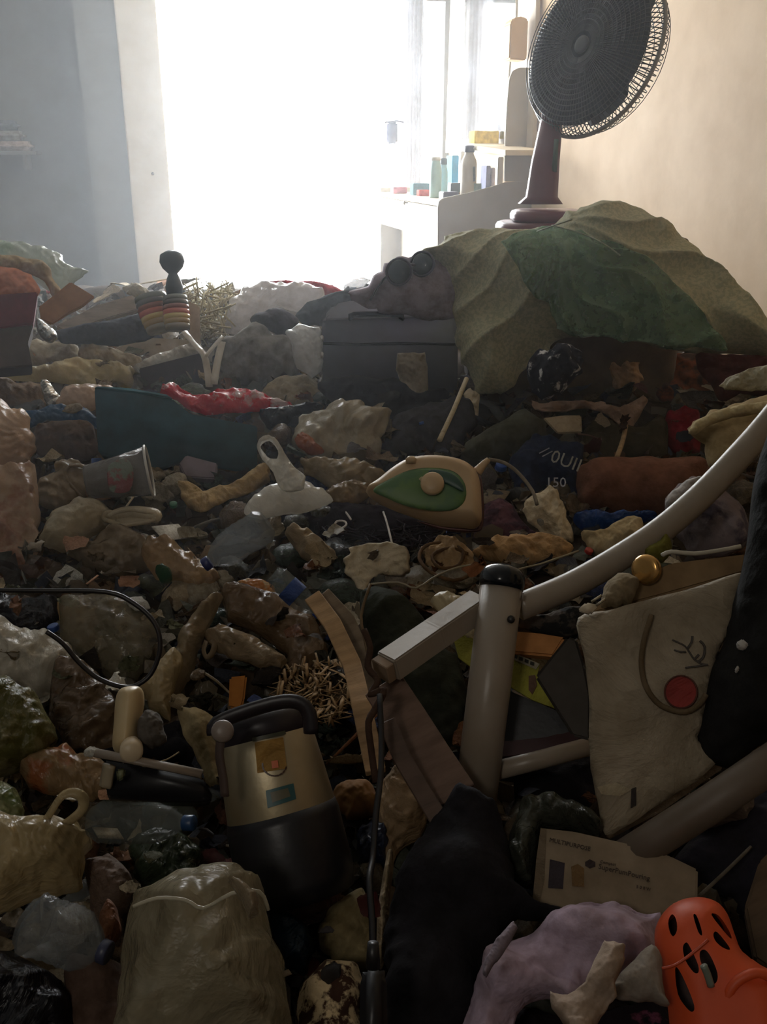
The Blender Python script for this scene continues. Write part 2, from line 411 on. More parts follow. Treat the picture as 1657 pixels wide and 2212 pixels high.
obj('trim_screw', lathe([(.008, 0), (.008, .003), (.003, .005)], hitY(330, 375, YD - .03), (0, -1, 0), 10), M('metal', (120, 112, 105)), d1)['kind'] = 'structure'
cur = obj('sheer_curtain', (lambda n: (np.array([(1.34 + .15 * i / n, YD - .045 + .018 * math.sin(i * 1.5), z) for z in (.2, 2.36) for i in range(n + 1)]), [(i, i + 1, i + n + 2, i + n + 1) for i in range(n)]))(26), M('film', (225, 225, 232), alpha=.55), label='narrow sheer grey curtain hanging at the right edge of the bright doorway', cat='curtain')
mod = cur.modifiers.new('s', 'SOLIDIFY'); mod.thickness = .002
# small switch box hanging beside the doorway
v = hitY(853, 287, YD - .1)
o = thing('wall_bracket', 'small dark grey bracket fixed beside the sheer curtain in the bright doorway', 'bracket', v)
obj('plate', box(v[0] - .045, v[0] + .02, v[1], v[1] + .04, v[2] - .06, v[2] + .06, .01), M('hard', (88, 88, 112)), o)
obj('clip', tube([(v[0] - .06, v[1], v[2] + .055), (v[0] + .01, v[1] + .01, v[2] + .065), (v[0] + .06, YD - .05, v[2] + .06)], .006), M('hard', (90, 88, 105)), o)
# shelf with folded cloths in the wall recess at the left
zs = hitY(30, 318, YD + .1)[2]; x1 = hitY(78, 318, YD + .1)[0]
sf = thing('wall_shelf', 'dim grey shelf in the wall recess at the upper left', 'shelf', (x1 - .4, YD + .2, zs - .04))
cm = M('paint', (134, 136, 138)); obj('board', box(XL, x1, YD + .06, YD + .3, zs - .04, zs - .02, .002), cm, sf, smooth=False)
obj('bracket', box(x1 - .08, x1 - .06, YD + .1, YD + .3, zs - .12, zs - .04, .002), cm, sf, smooth=False)
for a, b, zz, c, lb in [(0, 66, .0, (176, 160, 150), 'folded greyish pink cloth lying on the dim wall shelf at left'), (-30, 50, .055, (140, 138, 132), 'folded grey cloth on top of the pinkish one on the wall shelf'), (-60, 40, .11, (96, 104, 112), 'dark folded cloth topmost of the stack on the wall shelf')]:
    A = hitY(a, 300, YD + .1); B = hitY(b, 300, YD + .1)
    obj('folded_cloth', bevel_vf(*box(A[0] - .1, B[0], YD + .08, YD + .27, zs - .018 + zz, zs - .018 + zz + .05, 0), .02, 3), M('cloth', c), label=lb, cat='cloth')
# ---------------------------------------------------------------- vanity
vn = pt(951, 431, 4.3); XF, YN, ZT = vn[0], vn[1], vn[2]; YF = YD - .12
va = thing('dressing_table', 'cream dressing table with arched mirror against the right wall beside the doorway', 'dressing table', ((XF + W) / 2, (YN + YF) / 2, 0))
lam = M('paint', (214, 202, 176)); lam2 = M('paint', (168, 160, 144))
def prismY(pix, Y, d, X=None, b=.003):
    A = np.array([hitY(a, c, Y) for a, c in parse(pix)])[::-1]; n = len(A)
    return bevel_vf(np.vstack([A, A + [0, d, 0]]), [tuple(range(n))[::-1], tuple(range(n, 2 * n))] + [(i, (i + 1) % n, (i + 1) % n + n, i + n) for i in range(n)], b)
def prismX(pix, X, d, b=.003):
    A = np.array([hitX(a, c, X) for a, c in parse(pix)]); n = len(A)
    return bevel_vf(np.vstack([A, A + [d, 0, 0]]), [tuple(range(n)), tuple(range(2 * n - 1, n - 1, -1))] + [((i + 1) % n, i, i + n, (i + 1) % n + n) for i in range(n)], b)
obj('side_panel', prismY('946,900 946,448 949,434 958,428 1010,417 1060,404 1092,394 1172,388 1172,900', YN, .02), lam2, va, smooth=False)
obj('tabletop', box(XF - .005, W - .01, YN + .02, YF, ZT - .03, ZT - .005, .003), lam, va, smooth=False)
zb = hitX(945, 520, XF)[2]
dr = obj('drawer', box(XF, XF + .3, YN + .025, YF, zb, ZT - .035, .004), lam, va, smooth=False)
obj('drawer_knob', lathe([(.004, 0), (.004, .012), (.011, .016), (.011, .022), (.004, .026)], hitX(881, 438, XF), (-1, 0, 0), 14), M('metal', (120, 110, 95)), dr)
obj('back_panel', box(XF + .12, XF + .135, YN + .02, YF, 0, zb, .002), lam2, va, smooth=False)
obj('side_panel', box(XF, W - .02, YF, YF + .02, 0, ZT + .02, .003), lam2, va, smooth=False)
# mirror board: arched glass in a cream board
MX = W - .035
obj('mirror_board', prismX('962,330 975,-60 1160,-60 1150,330', MX + .004, .02, .002), M('paint', (196, 184, 166)), va, smooth=False)
mm = bpy.data.materials.new('mirror_glass'); mm.use_nodes = True; b_ = mm.node_tree.nodes['Principled BSDF']; b_.inputs['Metallic'].default_value = 1; b_.inputs['Roughness'].default_value = .06; b_.inputs['Base Color'].default_value = (.93, .93, .92, 1)
obj('mirror_glass', prismX('1014,-60 1003,15 994,70 990,130 982,230 978,300 1088,300 1094,200 1100,130 1112,55 1116,-60', MX - .004, .006, .0), mm, va, smooth=False)
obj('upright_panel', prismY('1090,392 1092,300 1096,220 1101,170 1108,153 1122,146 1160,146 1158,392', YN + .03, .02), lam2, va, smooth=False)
q = hitY(1118, 85, YN + .05)
obj('upper_bracket', prismY('1100,128 1103,50 1110,38 1130,35 1142,42 1138,130', YN + .02, .10, b=.006), M('paint', (206, 178, 140)), va, smooth=False)
obj('mirror_shelf', prismX('985,318 985,308 1092,324 1092,336', MX - .22, .2, .002), lam, va, smooth=False)
# things on the dressing table (z = ZT)
zt = ZT - .005
def bottle(name, label, px, py, h, r, mat, capm, shape='round', ztop=zt, cat='bottle', neck=.4, capf=.16):
    b = hitY(px, py, YN + py); b[2] = ztop + .001; t = thing(name, label, cat, b)
    hb = h * (1 - capf)
    obj('body', lathe([(r * .9, 0), (r, .006), (r, hb * .72), (r * .92, hb * .82), (r * neck, hb * .95), (r * neck, hb)], b, (0, 0, 1), 24), mat, t)
    obj('cap', lathe([(r * (neck + .08), hb - .002), (r * (neck + .1), hb + .003), (r * (neck + .1), h - .004), (r * neck * .8, h)], b, (0, 0, 1), 20), capm, t)
    return t
s_ = 4.55 / 2000
bt = bottle('lotion_bottle', 'tall off-white bottle with a black banded cap on the dressing table', 1024, .14, 106 * s_, 17 * s_, M('hard', (196, 186, 168)), M('hard', (60, 55, 70)), neck=.55, capf=.12)
bb = hitY(1024, 400, YN + .14); bb[2] = zt
obj('cap_band', lathe([(.026, 0), (.026, .008)], bb + [0, 0, 106 * s_ * .93], (0, 0, 1), 20), M('hard', (235, 235, 235)), bt)
obj('label_print', prismY('1022,392 1022,360 1027,360 1027,392', (bb[1] - .041), .002, b=0), M('paper', (70, 74, 70)), bt)
obj('label_panel', prismY('1024,416 1024,396 1040,396 1040,416', (bb[1] - .036), .002, b=0), M('paper', (150, 176, 160)), bt)
bottle('lotion_bottle', 'pale mint bottle with a blue stripe standing left of the taller off-white bottle', 948, .36, 84 * s_, 13 * s_, M('hard', (170, 205, 205)), M('hard', (225, 230, 230)), neck=.75, capf=.08)
bottle('lotion_bottle', 'small bottle with a dark square cap behind the pale mint bottle', 966, .52, 82 * s_, 10 * s_, M('hard', (150, 195, 215)), M('hard', (60, 75, 85)), neck=.7, capf=.16)
def tbox(name, label, cat, px0, px1, h, mat, off, dep=.06, z0=None):
    Y = YN + off; A = hitY(px0, 400, Y); B = hitY(px1, 400, Y); z0 = (zt + .001) if z0 is None else z0
    return obj(name, box(A[0], B[0], Y, Y + dep, z0, z0 + h, .003), mat, label=label, cat=cat, smooth=False)
tbox('book', 'upright blue book standing at the back of the dressing table by the mirror', 'book', 976, 990, .2, M('card', (60, 150, 190)), .75, .12)
tbox('paper_stack', 'white papers standing upright behind the bottles on the dressing table', 'papers', 994, 1016, .22, M('paper', (226, 228, 236)), .70, .02)
tbox('tin', 'dark tin box behind the two small bottles on the dressing table', 'box', 974, 1002, .07, M('hard', (48, 66, 70)), .30)
sh = hitX(1060, 326, MX - .1)
tbox('folded_cloth', 'yellow folded cloth lying on the little shelf under the mirror', 'cloth', 1022, 1074, .09, M('cloth', (236, 208, 96)), .35, .1, z0=sh[2] + .004)
tbox('notebook', 'grey-blue notebook standing right of the off-white bottle', 'notebook', 1050, 1059, .15, M('card', (120, 125, 165)), .40, .1)
tbox('notebook', 'lavender notebook standing next to the grey-blue one', 'notebook', 1062, 1069, .14, M('card', (185, 180, 205)), .40, .1)
tbox('rolled_tube', 'slim grey tube standing against the dressing table upright', 'tube', 1074, 1086, .19, M('hard', (150, 146, 136)), .20, .03)
tbox('make_up_case', 'flat dark plum make-up case at the front corner of the dressing table', 'case', 958, 992, .035, M('hard', (70, 60, 85)), .07, .08)
tbox('comb_tray', 'long dark grey tray on the dressing table right of the off-white bottle', 'tray', 1046, 1090, .04, M('hard', (92, 90, 98)), .05, .1)
tbox('purse', 'teal and grey purse lying on the far end of the dressing table', 'purse', 893, 930, .06, M('cloth', (80, 120, 130)), .72, .08)
tbox('pouch', 'small red pouch on the dressing table in front of the teal purse', 'pouch', 906, 930, .03, M('cloth', (205, 90, 80)), .60, .06)
tbox('pouch', 'flat pinkish red pouch at the far left edge of the dressing table', 'pouch', 850, 880, .035, M('cloth', (196, 110, 120)), 1.0, .08)
tbox('small_jar', 'tiny brown jar near the foot of the off-white bottle', 'jar', 1000, 1008, .03, M('hard', (190, 150, 100)), .22)
# ---------------------------------------------------------------- pedestal fan
fz = 2.6; C_ = pt(1283, 110, fz); vd = -ray(1283, 110); vd /= np.linalg.norm(vd)
img = -.88 * cR + .47 * cU; img -= vd * (img @ vd); img /= np.linalg.norm(img)
nf = vd * math.cos(math.radians(46)) + img * math.sin(math.radians(46)); R_f = 179 / 2000 * fz
Bs = pt(1168, 470, fz + .05)
fan = thing('pedestal_fan', 'maroon pedestal fan with a dark round grille standing on the covered heap', 'fan', (Bs[0], Bs[1], Bs[2] - .05))
mar = M('hard', (112, 62, 74), rough=.35); blk = M('hard', (44, 48, 56)); grl = M('hard', (58, 60, 66), rough=.35)
a1, b1, _ = frame_of(nf)
def ringpts(r, off, n=48): return [C_ + a1 * r * math.cos(2 * math.pi * k / n) + b1 * r * math.sin(2 * math.pi * k / n) + nf * off for k in range(n)]
obj('guard_rim', tube(ringpts(R_f, 0), .006, 6, smooth=1, closed=True), M('hard', (150, 148, 144)), fan)
front = obj('front_guard', merge(*[tube(ringpts(R_f * q_, .055 * (1 - .35 * q_ ** 4)), .0016, 4, smooth=1, closed=True) for q_ in np.linspace(.16, .93, 14)],
    *[tube([C_ + (a1 * math.cos(t) + b1 * math.sin(t)) * R_f * r_ + nf * o_ for r_, o_ in ((.15, .055), (.6, .05), (.88, .042), (.97, .02), (1.0, 0.0))], .0016, 4, smooth=1) for t in np.linspace(0, 2 * math.pi, 110)[:-1]]), grl, fan)
obj('rear_guard', merge(*[tube(ringpts(R_f * q_, -.07 * (1 - .3 * q_ ** 4)), .0014, 4, smooth=1, closed=True) for q_ in np.linspace(.3, .9, 6)],
    *[tube([C_ + (a1 * math.cos(t) + b1 * math.sin(t)) * R_f * r_ + nf * o_ for r_, o_ in ((.3, -.07), (.85, -.06), (.95, -.035), (1.0, 0.0))], .0014, 4, smooth=1) for t in np.linspace(0, 2 * math.pi, 90)[:-1]]), grl, fan)
obj('dust_screen', lathe([(R_f * .02, .052), (R_f * .5, .048), (R_f * .84, .040), (R_f * .90, .030), (R_f * .90, .028), (R_f * .84, .037), (R_f * .5, .045), (R_f * .02, .049)], C_, nf, 56), M('cloth', (52, 56, 64)), fan)  # dark disc added so the backlit grille hides the wall behind it
obj('hub_badge', lathe([(.024, .052), (.024, .056), (.015, .058)], C_, nf, 24), grl, fan)
obj('motor_housing', lathe([(.05, -.14), (.065, -.12), (.07, -.07), (.06, -.05)], C_, nf, 24), mar, fan)
for k in range(3):
    t0 = k * 2 * math.pi / 3; V = []
    for i in range(7):
        for j in range(7):
            r_ = R_f * (.2 + .66 * i / 6); t = t0 + (j / 6 - .5) * 1.25 * (.6 + .4 * math.sin(math.pi * i / 6))
            V.append(C_ + (a1 * math.cos(t) + b1 * math.sin(t)) * r_ + nf * (-.015 + .02 * (j / 6 - .5)))
    o = obj('blade', (np.array(V), [(i * 7 + j, i * 7 + j + 1, i * 7 + j + 8, i * 7 + j + 7) for i in range(6) for j in range(6)]), M('hard', (70, 76, 88)), fan)
    o.modifiers.new('s', 'SOLIDIFY').thickness = .002
top = C_ - nf * .10; nk = pt(1192, 268, fz + .02)
def loft(secs, b=0):
    V = []; Fs = []
    for (c, hx, hy) in secs:
        for a_, d_ in ((-1, -.6), (-.6, -1), (.6, -1), (1, -.6), (1, .6), (.6, 1), (-.6, 1), (-1, .6)): V.append(np.array(c) + cR * a_ * hx + FH * d_ * hy)
    n = len(secs)
    for i in range(n - 1):
        for k in range(8): l = (k + 1) % 8; Fs.append((i * 8 + k, i * 8 + l, i * 8 + 8 + l, i * 8 + 8 + k))
    Fs.append(tuple(range(8))[::-1]); Fs.append(tuple((n - 1) * 8 + k for k in range(8)))
    return np.array(V), Fs
s2 = fz / 2000
obj('column', loft([(pt(1167, 440, fz + .05), 46 * s2, .05), (pt(1170, 425, fz + .05), 33 * s2, .032), (pt(1178, 350, fz + .04), 29 * s2, .028), (pt(1190, 270, fz + .11), 24 * s2, .025), (pt(1196, 225, fz + .13), 22 * s2, .024)]), mar, fan)
obj('neck', tube([pt(1196, 235, fz + .13), pt(1205, 190, fz + .15), top], [.026, .028, .03], 12), mar, fan)
obj('control_panel', prism('1192,372 1197,300 1207,300 1203,372', .006, zc=fz - .0, tilt=1, bevel=.001), M('hard', (84, 100, 92)), fan)
bq = Bs
def slab(c, hx, hy, z0, z1, n=36, e=3.2, rnd=.012):
    V = []; Fs = []; L = [(z0, -rnd), (z0 + rnd * .7, 0), (z1 - rnd, 0), (z1 - rnd * .3, -rnd * .4), (z1, -rnd * 1.3)]
    for z, ins in L:
        for k in range(n):
            t = 2 * math.pi * k / n; ct, st = math.cos(t), math.sin(t)
            V.append(np.array([c[0], c[1], 0]) + np.array([cR[0], cR[1], 0]) * (hx + ins) * math.copysign(abs(ct) ** (2 / e), ct) + FH * (hy + ins) * math.copysign(abs(st) ** (2 / e), st) + [0, 0, z])
    for i in range(len(L) - 1):
        for k in range(n): l = (k + 1) % n; Fs.append((i * n + k, i * n + l, i * n + n + l, i * n + n + k))
    Fs.append(tuple(range(n))[::-1]); Fs.append(tuple((len(L) - 1) * n + k for k in range(n)))
    return np.array(V), Fs
obj('base', slab(bq + cR * .02, .145, .13, bq[2] - .045, bq[2] - .01), mar, fan)
obj('base_cover', slab(bq + cR * .02, .105, .095, bq[2] - .012, bq[2] + .022), M('hard', (122, 70, 82), rough=.3), fan)
bx = bq + cR * .1
obj('storage_box', slab(bx, .3, .16, .6, bq[2] - .047, e=8), M('card', (110, 92, 70)), label='brown storage box under the green blanket carrying the fan', cat='box')
# ================================================================ the heap
def vnoise(X, Y, seed, f):
    r = np.random.RandomState(seed); h = 0 * X
    for i in range(6):
        a = r.uniform(0, 6.28); g = f * (0.6 + .5 * i); h = h + np.sin((X * math.cos(a) + Y * math.sin(a)) * g + r.uniform(0, 6) + 1.3 * np.sin((Y * math.cos(a) - X * math.sin(a)) * g * .6)) / (1 + .7 * i)
    return h
def heap_z(x, y):
    s = x * FH[0] + y * FH[1]
    z = CAM[2] - drop(s) - .035 + .012 * vnoise(x, y, 5, 9)
    return z
gx = np.arange(XL + .02, W - .005, .035); gy = np.arange(YB + .02, YD - .04, .035)
X_, Y_ = np.meshgrid(gx, gy); Z_ = heap_z(X_, Y_); nx, ny = len(gx), len(gy)
VV = np.stack([X_.ravel(), Y_.ravel(), Z_.ravel()], -1)
FF = [(j * nx + i, j * nx + i + 1, (j + 1) * nx + i + 1, (j + 1) * nx + i) for j in range(ny - 1) for i in range(nx - 1)]
obj('compacted_litter', (VV, FF), M('fuzz', (74, 62, 50), scale=14), label='compacted dark layer of old litter under all the loose rubbish', cat='litter', kind='stuff')
# thousands of tiny scraps, nobody could count them
rs = np.random.RandomState(3); NS = 9000
scr_cols = [(124, 108, 88), (92, 78, 62), (140, 128, 108), (60, 52, 48), (104, 84, 62), (80, 82, 72), (150, 142, 128), (56, 60, 74), (110, 80, 60), (96, 92, 76)]
mats = [M('paper' if i % 2 else 'film', c) for i, c in enumerate(scr_cols)]
V = []; Fs = []; mi = []
for k in range(NS):
    t = rs.uniform(0, 1) ** 1.5; s_ = .45 + 3.4 * t; lat = rs.uniform(-.52, .5) * s_ * 1.05
    c = FH * s_ + np.array([FH[1], -FH[0], 0]) * lat
    if c[0] > W - .05 or c[0] < XL + .05: continue
    z = float(heap_z(np.array(c[0]), np.array(c[1]))) + .01 + rs.uniform(0, .03)
    L = rs.uniform(.008, .03) * (1 if s_ > 1.2 else .8); a = rs.normal(0, 1, 3); a[2] *= .5; a /= np.linalg.norm(a); b = np.cross(a, rs.normal(0, 1, 3)); b /= np.linalg.norm(b); b2 = b.copy(); b2[2] += rs.uniform(-.8, .8)
    o_ = np.array([c[0], c[1], z]); n = len(V)
    V += [o_ - a * L - b * L * .5, o_ + b2 * L * .1 - b * L * .7, o_ + a * L - b2 * L * .5, o_ + a * L * .9 + b2 * L * .6, o_ + b * L * .7 + np.array([0, 0, L * .4]), o_ - a * L * .8 + b * L * .5]
    Fs += [(n, n + 1, n + 4, n + 5), (n + 1, n + 2, n + 3, n + 4)]; m_ = rs.randint(len(mats)); mi += [m_, m_]
o = obj('litter_scraps', (np.array(V), Fs), mats[0], smooth=False, label='loose scatter of tiny paper and plastic scraps over the whole heap', cat='litter', kind='stuff')
for m_ in mats[1:]: o.data.materials.append(m_)
o.data.polygons.foreach_set('material_index', mi)

# colours
CR = M('film', (206, 192, 164)); CR2 = M('film', (188, 172, 142)); WHT = M('film', (226, 222, 212)); BEI = M('film', (172, 152, 122)); OLV = M('film', (120, 112, 84)); PEA = M('film', (184, 142, 112))
GRY = M('film', (140, 134, 124)); BRN = M('card', (128, 94, 62)); KRA = M('card', (158, 124, 84)); DRK = M('cloth', (42, 38, 40)); DK2 = M('cloth', (28, 26, 30)); PAP = M('paper', (206, 190, 160)); PA2 = M('paper', (176, 156, 126))
CLR = M('clear', (190, 190, 180), alpha=.42); CL2 = M('film', (150, 146, 128), alpha=.6, rough=.2)
# ---- blanket mound by the wall
P_('blanket', 'big olive woven blanket draped over the heap below the pedestal fan', 'blanket',
   '912,552 950,525 985,503 1060,497 1130,500 1190,487 1225,468 1262,446 1310,433 1365,445 1420,478 1475,512 1520,552 1562,590 1600,632 1657,690 1700,760 1657,772 1590,765 1500,762 1410,748 1330,728 1260,726 1200,735 1178,772 1130,800 1108,838 1072,852 1030,842 1016,800 990,760 985,690 975,620 940,575',
   M('cloth', (182, 176, 144), (162, 160, 132), scale=110), zc=2.42, tilt=.8, thick=.13, back=.12, res=84, cr=.06, dirfold=(.35, 30, .012), pleat=(1190, 488, 7, .04), at=(1300, 640), flat=.16)
P_('net_cloth', 'sheer green netting cloth draped over the middle of the olive blanket', 'cloth',
   '1080,516 1130,502 1200,490 1262,500 1330,528 1400,560 1462,612 1524,684 1578,748 1560,758 1500,750 1460,756 1400,740 1340,738 1300,722 1256,728 1220,716 1196,690 1176,652 1150,640 1126,590',
   M('film', (112, 146, 118), (134, 156, 128), rough=.9, alpha=.58, scale=40), zc=2.24, tilt=.8, thick=.03, back=.004, res=70, cr=.04, pleat=(1190, 488, 12, .035), at=(1300, 640), flat=.1)
for i, (pa, lb) in enumerate([('1192,487 1250,502 1300,524 1340,552', 'longer'), ('1160,500 1200,486 1236,474', 'shorter')]):
    T_('cord', f'{lb} of the two thin pale strands painted as lit fold ridges on the green netting from the fan foot', 'cord', pa, .0018, M('cloth', (176, 182, 164)), zc=[2.24, 2.14, 2.12])  # pale tubes stand in for lit ridges of the cloth folds
# ---- suitcase with clothes and goggles
sc_ = thing('suitcase', 'large dark grey suitcase standing on the heap left of the olive blanket', 'suitcase', pt(840, 845, 2.72)); dsu = M('hard', (98, 98, 112), rough=.5)
obj('shell', prism('697,842 694,700 699,680 712,670 975,668 985,680 990,760 988,850', .30, zc=2.62, tilt=.98, bevel=.012), dsu, sc_)
obj('lid', prism('695,700 698,682 722,655 765,646 975,648 984,672 984,692', .14, zc=2.60, tilt=.85, bevel=.012), M('hard', (140, 140, 152), rough=.4), sc_)
for y in (724, 760): obj('latch', prism(f'691,{y} 699,{y} 699,{y+14} 691,{y+14}', .012, zc=2.585, tilt=1, bevel=.002), M('metal', (220, 220, 220)), sc_)
obj('handle', tube(pxpath('760,690 765,680 860,680 866,690', 2.60), .008, 8), DK2, sc_)
obj('seam', tube(pxpath('696,742 780,744 860,742 986,744', 2.605), .004, 6, smooth=1), DK2, sc_)
P_('jacket', 'greyish purple jacket bundled on top of the dark suitcase', 'jacket', '762,648 758,628 790,618 820,592 838,566 870,552 930,552 965,578 990,600 994,680 940,690 880,682 820,672 790,664', M('cloth', (160, 146, 158)), zc=2.5, tilt=.9, thick=.05, amp=.02, freq=9, res=30)
gg = thing('goggles', 'round dark goggles lying on the purple-grey jacket above the suitcase', 'goggles', pt(880, 600, 2.42))
for (x, y, r_) in ((862, 587, 27), (912, 570, 25)):
    c = pt(x, y, 2.42); ax = -ray(x, y) + .25 * cR * (-1) + .2 * cU
    obj('lens', lathe([(r_ * .00121 * q, z) for q, z in ((1, -.008), (1, .0), (.85, .006), (.4, .009), (.05, .0095))], c, ax, 26), M('hard', (26, 44, 48), rough=.12), gg)
    obj('lens_rim', tube([c + (lambda f: f[0] * math.cos(t) * r_ * .00124 + f[1] * math.sin(t) * r_ * .00124)(frame_of(ax)) for t in np.linspace(0, 2 * math.pi, 25)[:-1]], .004, 6, smooth=1, closed=True), M('hard', (70, 66, 84), rough=.3), gg)
obj('nose_bridge', tube(pxpath('880,580 890,572 896,574', 2.415), .005), M('hard', (90, 84, 100)), gg)
obj('strap', tube(pxpath('838,596 828,604 812,628 800,648', 2.44), .007, flat=.3), DK2, gg)
P_('sock', 'long beige sock hanging down the front of the dark suitcase', 'sock', '862,768 905,764 922,776 926,850 912,870 890,868 868,830 858,800', M('cloth', (148, 136, 118)), zc=2.5, tilt=.95, thick=.015)
P_('black_cloth', 'black cloth crumpled on the heap below the suitcase', 'cloth', '690,830 760,815 860,820 900,850 960,840 970,900 930,960 860,950 800,900 720,880', DK2, lift=.05)
# ---- things in front of the doorway
P_('plastic_bag', 'stuffed bright white plastic bag before the doorway left of the suitcase', 'bag', '478,722 486,672 505,648 545,622 600,612 655,622 705,640 690,664 640,672 600,660 565,690 520,722', M('film', (236, 232, 232)), lift=.05, thick=.09, tilt=.7, res=28, zc=3.1)
P_('red_cloth', 'red cloth lying behind the white bag against the light of the doorway', 'cloth', '560,612 620,606 690,610 745,630 735,642 690,640 620,622 570,622', M('cloth', (178, 44, 54)), zc=3.4, tilt=.7)
R_('cardboard_flap', 'small orange-brown cardboard flap sticking up left of the white bag by the doorway', 'cardboard', '495,634 560,610 566,630 502,664', KRA, zc=3.3, tilt=.8, depth=.01)
P_('black_cloth', 'dark cloth stretched between the white bag and the suitcase', 'cloth', '640,690 655,660 700,640 765,626 775,640 740,680 700,704 660,700', M('cloth', (62, 68, 76)), zc=2.95, tilt=.7)
P_('cap', 'dark peaked cap lying on grey bags left of the suitcase', 'cap', '538,690 570,672 610,668 645,690 640,716 610,728 570,710', M('cloth', (70, 64, 72)), zc=2.8, tilt=.7, thick=.04)
P_('tote_bag', 'greyish canvas bag slumped under the dark cap', 'bag', '472,800 470,752 480,728 520,716 545,694 580,708 620,726 640,740 650,790 640,822 590,832 520,834 480,828', M('cloth', (126, 122, 118)), zc=2.75, tilt=.8, thick=.06, res=26, amp=.015)
P_('plastic_bag', 'white plastic bag wedged against the left side of the suitcase', 'bag', '612,712 650,702 694,706 698,760 694,806 670,812 640,792 630,742', M('film', (214, 214, 212)), zc=2.6, tilt=.85, thick=.03)
P_('cloth', 'beige cloth lying on the heap below the white bag and the suitcase', 'cloth', '560,862 590,820 640,812 692,830 690,868 640,884 590,880', M('cloth', (150, 138, 116)))
# dried grass clump
rg = np.random.RandomState(9); tb = []
for k in range(190):
    x, y = rg.uniform(405, 498), rg.uniform(618, 730); a = rg.uniform(0, 6.28); l = rg.uniform(8, 26); z = rg.uniform(2.95, 3.15)
    tb.append(tube([pt(x - l * math.cos(a), y - l * math.sin(a), z), pt(x, y, z - .02), pt(x + l * math.cos(a), y + l * math.sin(a), z)], rg.uniform(.0015, .004), 4, smooth=1))
obj('dried_straw', merge(*tb), M('paper', (214, 204, 172)), label='pale clump of dried straw by the left side of the doorway', cat='straw', kind='stuff')
# striped glasses
def striped_glass(px, pyb, pyt, r0, r1, lean, zc, label):
    b = pt(px, pyb, zc); tp = pt(px + lean, pyt, zc); ax = tp - b; h = np.linalg.norm(ax); u = zc / 2000
    g = thing('striped_glass', label, 'glass', b); cols = [(150, 140, 112), (180, 150, 84), (206, 178, 90), (196, 96, 66), (150, 84, 62), (96, 90, 84), (120, 124, 116)]
    for i, c in enumerate(cols):
        a0, a1_ = i / len(cols), (i + 1) / len(cols); rr = lambda t: (r0 + (r1 - r0) * t + 3 * math.sin(t * 3.1)) * u
        obj('colour_band', lathe([(rr(a0), h * a0), (rr((a0 + a1_) / 2) * 1.015, h * (a0 + a1_) / 2), (rr(a1_), h * a1_)], b, ax, 24), M('hard', c, rough=.2), g)
    return b, ax / h, h, u
striped_glass(346, 716, 640, 27, 34, -22, 2.78, 'tapered glass with orange and yellow stripes leaning left, before the door jamb')
b_, ax_, h_, u_ = striped_glass(384, 712, 640, 26, 25, -6, 2.74, 'striped glass with a dark round stopper standing before the door jamb')
obj('stopper', lathe([(.022, 0), (.026, .03), (.02, .055), (.013, .07), (.03, .088), (.037, .105), (.034, .125), (.018, .135)], b_ + ax_ * h_ * .97, ax_, 24), M('hard', (52, 66, 72), rough=.4), bpy.data.objects['striped_glass.001'])
R_('cardboard', 'upright tan cardboard panel right of the striped glasses', 'cardboard', '404,648 431,662 434,748 404,724', M('card', (190, 168, 134)), zc=2.92, tilt=.9, depth=.02)
P_('tissue', 'white crumpled tissue left of the leaning striped glass', 'tissue', '268,622 285,611 305,616 330,636 350,652 344,660 315,644 290,642 272,634', M('paper', (238, 236, 228)), zc=2.86, tilt=.7, thick=.02)
# ---- left back group
P_('plastic_bag', 'grey see-through plastic bag with green print topping the pile at the left edge', 'bag', '-30,530 0,523 60,527 112,542 148,572 184,586 168,604 132,642 92,622 60,600 0,582 -30,580', M('film', (170, 176, 164), (52, 130, 84), mix=.6, scale=9, alpha=.8), zc=2.6, tilt=.75, thick=.05, res=26)
P_('folded_fabric', 'beige folded fabric roll under the green printed bag at the left edge', 'cloth', '-30,556 30,552 80,562 112,590 132,632 118,646 92,606 50,592 -30,590', M('cloth', (178, 158, 128)), zc=2.53, tilt=.75, thick=.03)
P_('orange_carton', 'pinkish orange carton inside the red box at the left edge', 'carton', '-30,580 20,578 60,590 82,612 84,640 20,644 -30,640', M('card', (214, 138, 104)), zc=2.5, tilt=.75)
R_('red_box', 'dark red box at the left edge of the heap under the orange carton', 'box', '-60,640 82,630 72,700 -60,716', M('card', (120, 38, 46)), zc=2.46, tilt=.85, depth=.14, bevel=.004)
R_('brown_carton', 'brown cardboard box below the dark red box at the left edge', 'box', '-60,716 72,702 60,740 70,790 -60,800', M('card', (84, 68, 60)), zc=2.44, tilt=.8, depth=.12)
R_('cardboard_sheet', 'orange-brown cardboard sheet jutting up right of the red box', 'cardboard', '84,662 120,634 152,608 205,640 178,662 150,676 112,700 88,690', M('card', (160, 112, 68)), zc=2.5, tilt=.7, depth=.012)
R_('wooden_board', 'long grey-brown wooden board lying behind the beige bags at left', 'board', '120,704 205,660 300,632 345,650 318,662 250,682 180,704 140,716', M('wood', (128, 110, 92)), zc=2.98, tilt=.55, depth=.02)
P_('foil', 'silvery crumpled foil between the red box and the beige bag', 'foil', '78,688 92,692 118,712 122,734 104,740 84,724', M('metal', (190, 194, 200), rough=.25), tilt=.8, zc=2.36)
P_('dark_cloth', 'dark blue-black clothing behind the beige bags at left', 'cloth', '120,716 200,700 300,680 340,700 330,730 250,748 180,744 130,740', M('cloth', (52, 52, 62)), zc=2.86, tilt=.6, thick=.03)
P_('sack', 'plump grey-beige sack at the left edge below the red box', 'sack', '8,790 12,760 36,742 80,736 130,738 166,748 176,784 140,808 60,816 14,810', M('cloth', (164, 154, 134)), tilt=.75, thick=.06)
